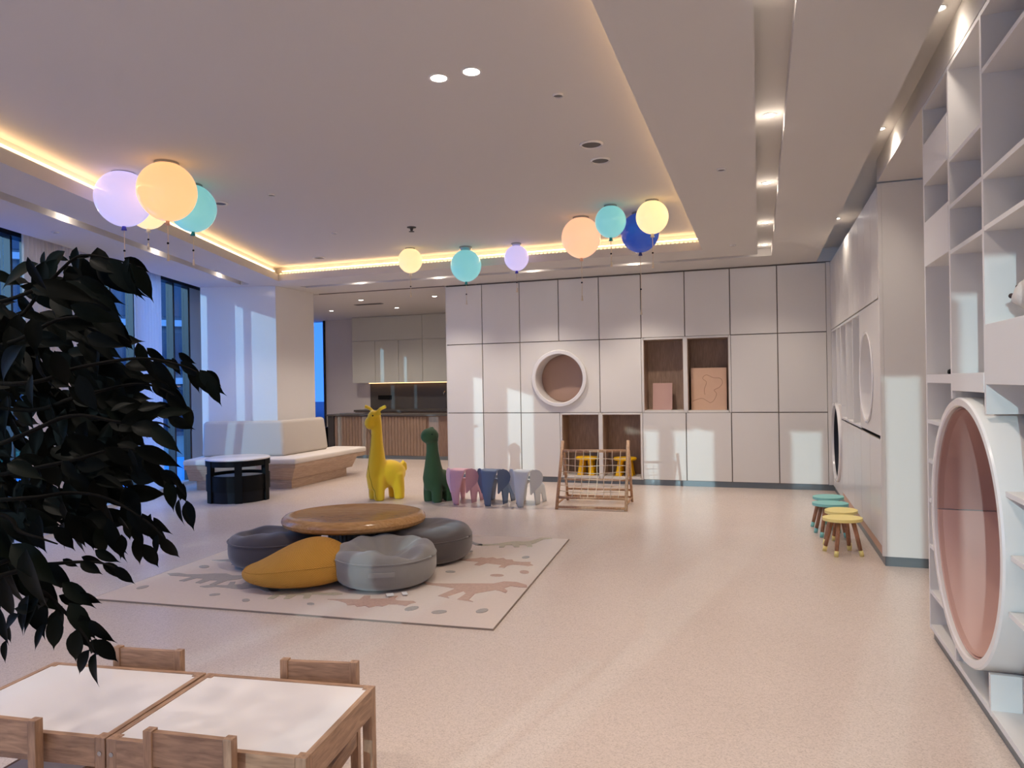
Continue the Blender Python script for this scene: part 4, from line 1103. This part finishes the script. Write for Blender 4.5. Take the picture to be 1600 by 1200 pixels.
for k in range(3): obj('louvre', bx(NB(), -.26, .26, -.035 + k * .028, -.023 + k * .028, -.013, -.0085), 'darkgrey', t)

# ------------------------------------------------------------------ ficus in the foreground
base = Vector((-1.72, .80, 0))
t = thing('ficus_tree', 'dark-leaved potted ficus in the foreground by the kids tables', 'plant', base)
pot = obj('pot', lathe(NB(), [(0, 0), (.13, 0), (.15, .02), (.19, .30), (.19, .33), (.17, .33), (.165, .28), (0, .28)], 36), 'terracotta', t, 'auto')
obj('soil', lathe(NB(), [(0, .275), (.164, .281), (.163, .29), (0, .295)], 24), 'soil', t, True)
trunk = [Vector((0, 0, .28)), Vector((.02, .01, .6)), Vector((.04, .03, .95)), Vector((.08, .05, 1.25)), Vector((.12, .07, 1.5)), Vector((.16, .09, 1.72))]
obj('trunk', tube(NB(), trunk, [.026, .022, .019, .016, .012, .007], 12), 'bark', t, True)
def leaf_mesh(name, ln, wd, bend, m, fold=.25):
    b = NB(); rows_ = []
    prof = [(0, .02), (.06, .30), (.16, .72), (.30, .97), (.42, 1.0), (.56, .88), (.70, .62), (.78, .38), (.85, .17), (.92, .06), (1.0, .0)]
    pz = 0; 
    for s, w_ in prof:
        y_ = ln * s; z_ = -bend * ln * s * s
        hw = wd / 2 * w_
        rows_.append([(-hw, y_, z_ + hw * fold), (-hw * .5, y_, z_ + hw * fold * .35), (0, y_, z_), (hw * .5, y_, z_ + hw * fold * .35), (hw, y_, z_ + hw * fold)])
    sheet(b, rows_)
    bmesh.ops.remove_doubles(b, verts=b.verts, dist=1e-5)
    return mesh_of(name, b, m, True)
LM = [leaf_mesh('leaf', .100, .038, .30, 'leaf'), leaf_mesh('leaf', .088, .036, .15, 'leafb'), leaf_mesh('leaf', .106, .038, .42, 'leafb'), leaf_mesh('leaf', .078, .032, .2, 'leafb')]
nleaf = [0]
lr = random.Random(21)
def put_leaf(p, ang, depth=0.0, face=None, sc_=1.0, mi=None):
    # p world base of the leaf, ang direction in the picture plane (0 = right, -90 = down)
    d = (rt * math.cos(R(ang)) + up * math.sin(R(ang)) + fw * depth).normalized()
    nr = (-fw + up * lr.uniform(.0, .9) + rt * lr.uniform(-.7, .7)) if face is None else face
    nr = (nr - d * nr.dot(d)).normalized(); x_ = d.cross(nr)
    m3 = Matrix((x_, d, nr)).transposed()
    o = obj('leaf', LM[lr.randrange(4) if mi is None else mi], None, t)
    o.matrix_local = Matrix.Translation(p - base) @ m3.to_4x4() @ Matrix.Diagonal((sc_, sc_, sc_, 1))
    nleaf[0] += 1
def branch(pts, r0_=.0045, r1_=.0012):
    P = [at(*p) for p in pts]
    out = []; n = len(P)
    for i in range(n - 1):
        p0, p1, p2, p3 = [P[max(0, min(n - 1, j))] for j in (i - 1, i, i + 1, i + 2)]
        for s in range(5):
            u_ = s / 5
            out.append(.5 * ((2 * p1) + (p2 - p0) * u_ + (2 * p0 - 5 * p1 + 4 * p2 - p3) * u_ ** 2 + (3 * p1 - p0 - 3 * p2 + p3) * u_ ** 3))
    out.append(P[-1])
    rs = [r0_ + (r1_ - r0_) * i / (len(out) - 1) for i in range(len(out))]
    obj('branch', tube(NB(), [q - base for q in out], rs, 6), 'bark', t, True)
    return out
def leaves_at(lst):
    for (x, y, D, ang, s) in lst:
        put_leaf(at(x, y, D), ang, lr.uniform(-.25, .35), None, s * .96)
        k = lr.uniform(18, 42)
        put_leaf(at(x - k * math.cos(R(ang)) + lr.uniform(-8, 8), y + k * math.sin(R(ang)) * .6 + lr.uniform(-10, 4), D + lr.uniform(0, .12)), ang + lr.uniform(-35, 35), lr.uniform(-.25, .35), None, s * lr.uniform(.7, .95))
T5 = lambda k: tuple(base + trunk[k])
# main boughs start at the trunk (just left of the frame) and arch into view
def bough(k, pts, **kw):
    q = base + trunk[k]; dv = q - Vector((0, 0, CAMH)); D = dv.dot(fw)
    return branch([(800 + 1118.2 * dv.dot(rt) / D, 600 - 1118.2 * dv.dot(up) / D, D)] + pts, **kw)
bough(5, [(-40, 470, 1.28), (60, 450, 1.25), (120, 402, 1.25), (175, 405, 1.24), (225, 420, 1.22)])
bough(5, [(0, 500, 1.3), (70, 450, 1.32), (130, 430, 1.3), (190, 450, 1.28)])
bough(4, [(0, 540, 1.25), (90, 500, 1.22), (150, 500, 1.2), (205, 535, 1.2)])
bough(4, [(20, 600, 1.2), (120, 575, 1.18), (215, 560, 1.17), (280, 570, 1.16), (325, 590, 1.15)])
bough(4, [(20, 640, 1.3), (120, 620, 1.28), (210, 600, 1.25), (262, 612, 1.22), (290, 640, 1.22)])
bough(3, [(10, 690, 1.2), (110, 650, 1.17), (190, 660, 1.15), (245, 660, 1.13), (265, 668, 1.12)])
bough(3, [(10, 740, 1.25), (110, 720, 1.22), (200, 700, 1.2), (255, 735, 1.17), (290, 775, 1.15)])
bough(3, [(20, 780, 1.2), (110, 770, 1.2), (170, 780, 1.18), (230, 815, 1.16), (255, 840, 1.15)])
bough(2, [(0, 880, 1.18), (60, 882, 1.16), (125, 878, 1.15), (160, 880, 1.14), (185, 890, 1.13)])
bough(2, [(0, 900, 1.1), (60, 920, 1.08), (100, 955, 1.07), (130, 990, 1.06), (148, 1020, 1.05)])
bough(3, [(-20, 800, 1.15), (30, 830, 1.12), (60, 840, 1.1), (90, 850, 1.1)])
leaves_at([ # x, y, depth, angle in picture, scale: the outline as seen against the bright room
 (118, 402, 1.25, 5, .35), (140, 405, 1.24, -25, .7), (170, 405, 1.24, -50, .95), (205, 412, 1.22, -60, .75), (200, 412, 1.22, -85, .6), (150, 420, 1.25, -30, .9), (60, 412, 1.3, -160, 1.0), (70, 408, 1.25, -100, .7), (110, 415, 1.26, -95, .75), (90, 405, 1.28, -130, .7),
 (125, 435, 1.25, -35, .9), (140, 450, 1.25, -40, .75), (88, 445, 1.22, -12, .8), (70, 455, 1.22, -20, .75), (130, 470, 1.2, -25, .85), (155, 480, 1.2, -45, 1.0), (170, 495, 1.2, -50, .75), (140, 495, 1.2, -35, .8), (185, 520, 1.2, -60, .5),
 (230, 560, 1.17, -75, .6), (240, 562, 1.17, -55, .6), (282, 565, 1.16, -35, .55), (308, 580, 1.15, -62, .6), (312, 578, 1.15, -48, .6), (325, 592, 1.15, -65, .5), (255, 562, 1.18, -30, .4),
 (235, 595, 1.22, -35, .8), (262, 610, 1.22, -55, .7), (285, 632, 1.22, -70, .55), (265, 618, 1.2, -45, .5),
 (215, 640, 1.13, 15, .5), (245, 650, 1.13, 15, .55), (262, 652, 1.13, -28, .6), (205, 665, 1.13, -10, .85), (235, 668, 1.12, -35, .65), (210, 700, 1.15, -20, .75), (225, 715, 1.15, -55, .6),
 (235, 730, 1.17, -65, .65), (262, 750, 1.16, -75, .55), (280, 780, 1.15, -95, .42), (292, 782, 1.15, -75, .6), (250, 735, 1.16, -35, .55),
 (200, 790, 1.17, -60, .75), (222, 802, 1.16, -65, .6), (235, 815, 1.16, -72, .6), (252, 838, 1.15, -70, .55), (246, 835, 1.15, -95, .45), (212, 838, 1.15, -80, .5), (225, 850, 1.15, -70, .6), (170, 810, 1.18, -75, .75), (130, 820, 1.18, -60, .8), (150, 825, 1.18, -80, .6), (190, 835, 1.16, -85, .55), (85, 822, 1.16, -55, .7), (105, 800, 1.18, -70, .7), (50, 815, 1.14, -65, .75),
 (125, 878, 1.14, -25, .5), (160, 880, 1.14, -30, .45), (180, 885, 1.13, -48, .5), (70, 880, 1.12, -38, .8), (98, 910, 1.1, -35, .65), (125, 925, 1.1, -42, .5), (30, 890, 1.1, -50, 1.0), (40, 890, 1.08, -42, .9),
 (108, 942, 1.07, -48, .7), (140, 968, 1.06, -50, .5), (146, 1000, 1.05, -52, .62), (150, 1020, 1.05, -105, .65), (140, 1015, 1.05, -125, .5), (122, 982, 1.06, -105, .68), (90, 960, 1.07, -100, .65), (70, 975, 1.07, -115, .52), (62, 930, 1.07, -115, .75), (45, 930, 1.07, -110, .9), (30, 960, 1.06, -150, .5), (5, 900, 1.1, -95, 1.0), (10, 1000, 1.08, -100, .5), (0, 950, 1.08, -80, .7),
])
# dense crown on the left
for k in range(70):
    while True:
        x, y = lr.uniform(-170, 235), lr.uniform(415, 800)
        xm = 60 + 150 * math.sin(min(1, max(0, (y - 400) / 330)) * PI * .62) if y < 760 else 120
        if x < xm and not (x > 20 and x < 60 and 470 < y < 505): break
    if y < 470 and lr.random() < .25: continue
    put_leaf(at(x - 30, y - 22, lr.uniform(1.02, 1.5)), lr.uniform(-85, 0) if lr.random() < .8 else lr.uniform(-170, 20), lr.uniform(-.5, .5), None, lr.uniform(.6, .85))
for k in range(18):
    put_leaf(at(lr.uniform(-120, 50), lr.uniform(790, 930), lr.uniform(1.02, 1.3)), lr.uniform(-110, -30), lr.uniform(-.3, .3), None, lr.uniform(.8, 1.1))
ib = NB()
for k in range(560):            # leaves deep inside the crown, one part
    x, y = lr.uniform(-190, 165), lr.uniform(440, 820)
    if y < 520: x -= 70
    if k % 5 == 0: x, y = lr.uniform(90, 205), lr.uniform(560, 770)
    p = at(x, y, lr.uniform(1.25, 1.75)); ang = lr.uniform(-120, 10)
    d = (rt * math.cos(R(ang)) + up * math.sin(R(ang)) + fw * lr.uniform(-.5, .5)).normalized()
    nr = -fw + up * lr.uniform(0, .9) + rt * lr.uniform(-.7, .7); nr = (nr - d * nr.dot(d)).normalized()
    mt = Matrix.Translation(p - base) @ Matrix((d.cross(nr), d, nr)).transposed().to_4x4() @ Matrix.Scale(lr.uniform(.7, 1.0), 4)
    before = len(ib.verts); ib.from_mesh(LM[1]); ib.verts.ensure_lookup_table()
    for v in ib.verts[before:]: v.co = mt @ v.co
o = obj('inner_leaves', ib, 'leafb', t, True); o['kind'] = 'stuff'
print('leaves', nleaf[0])
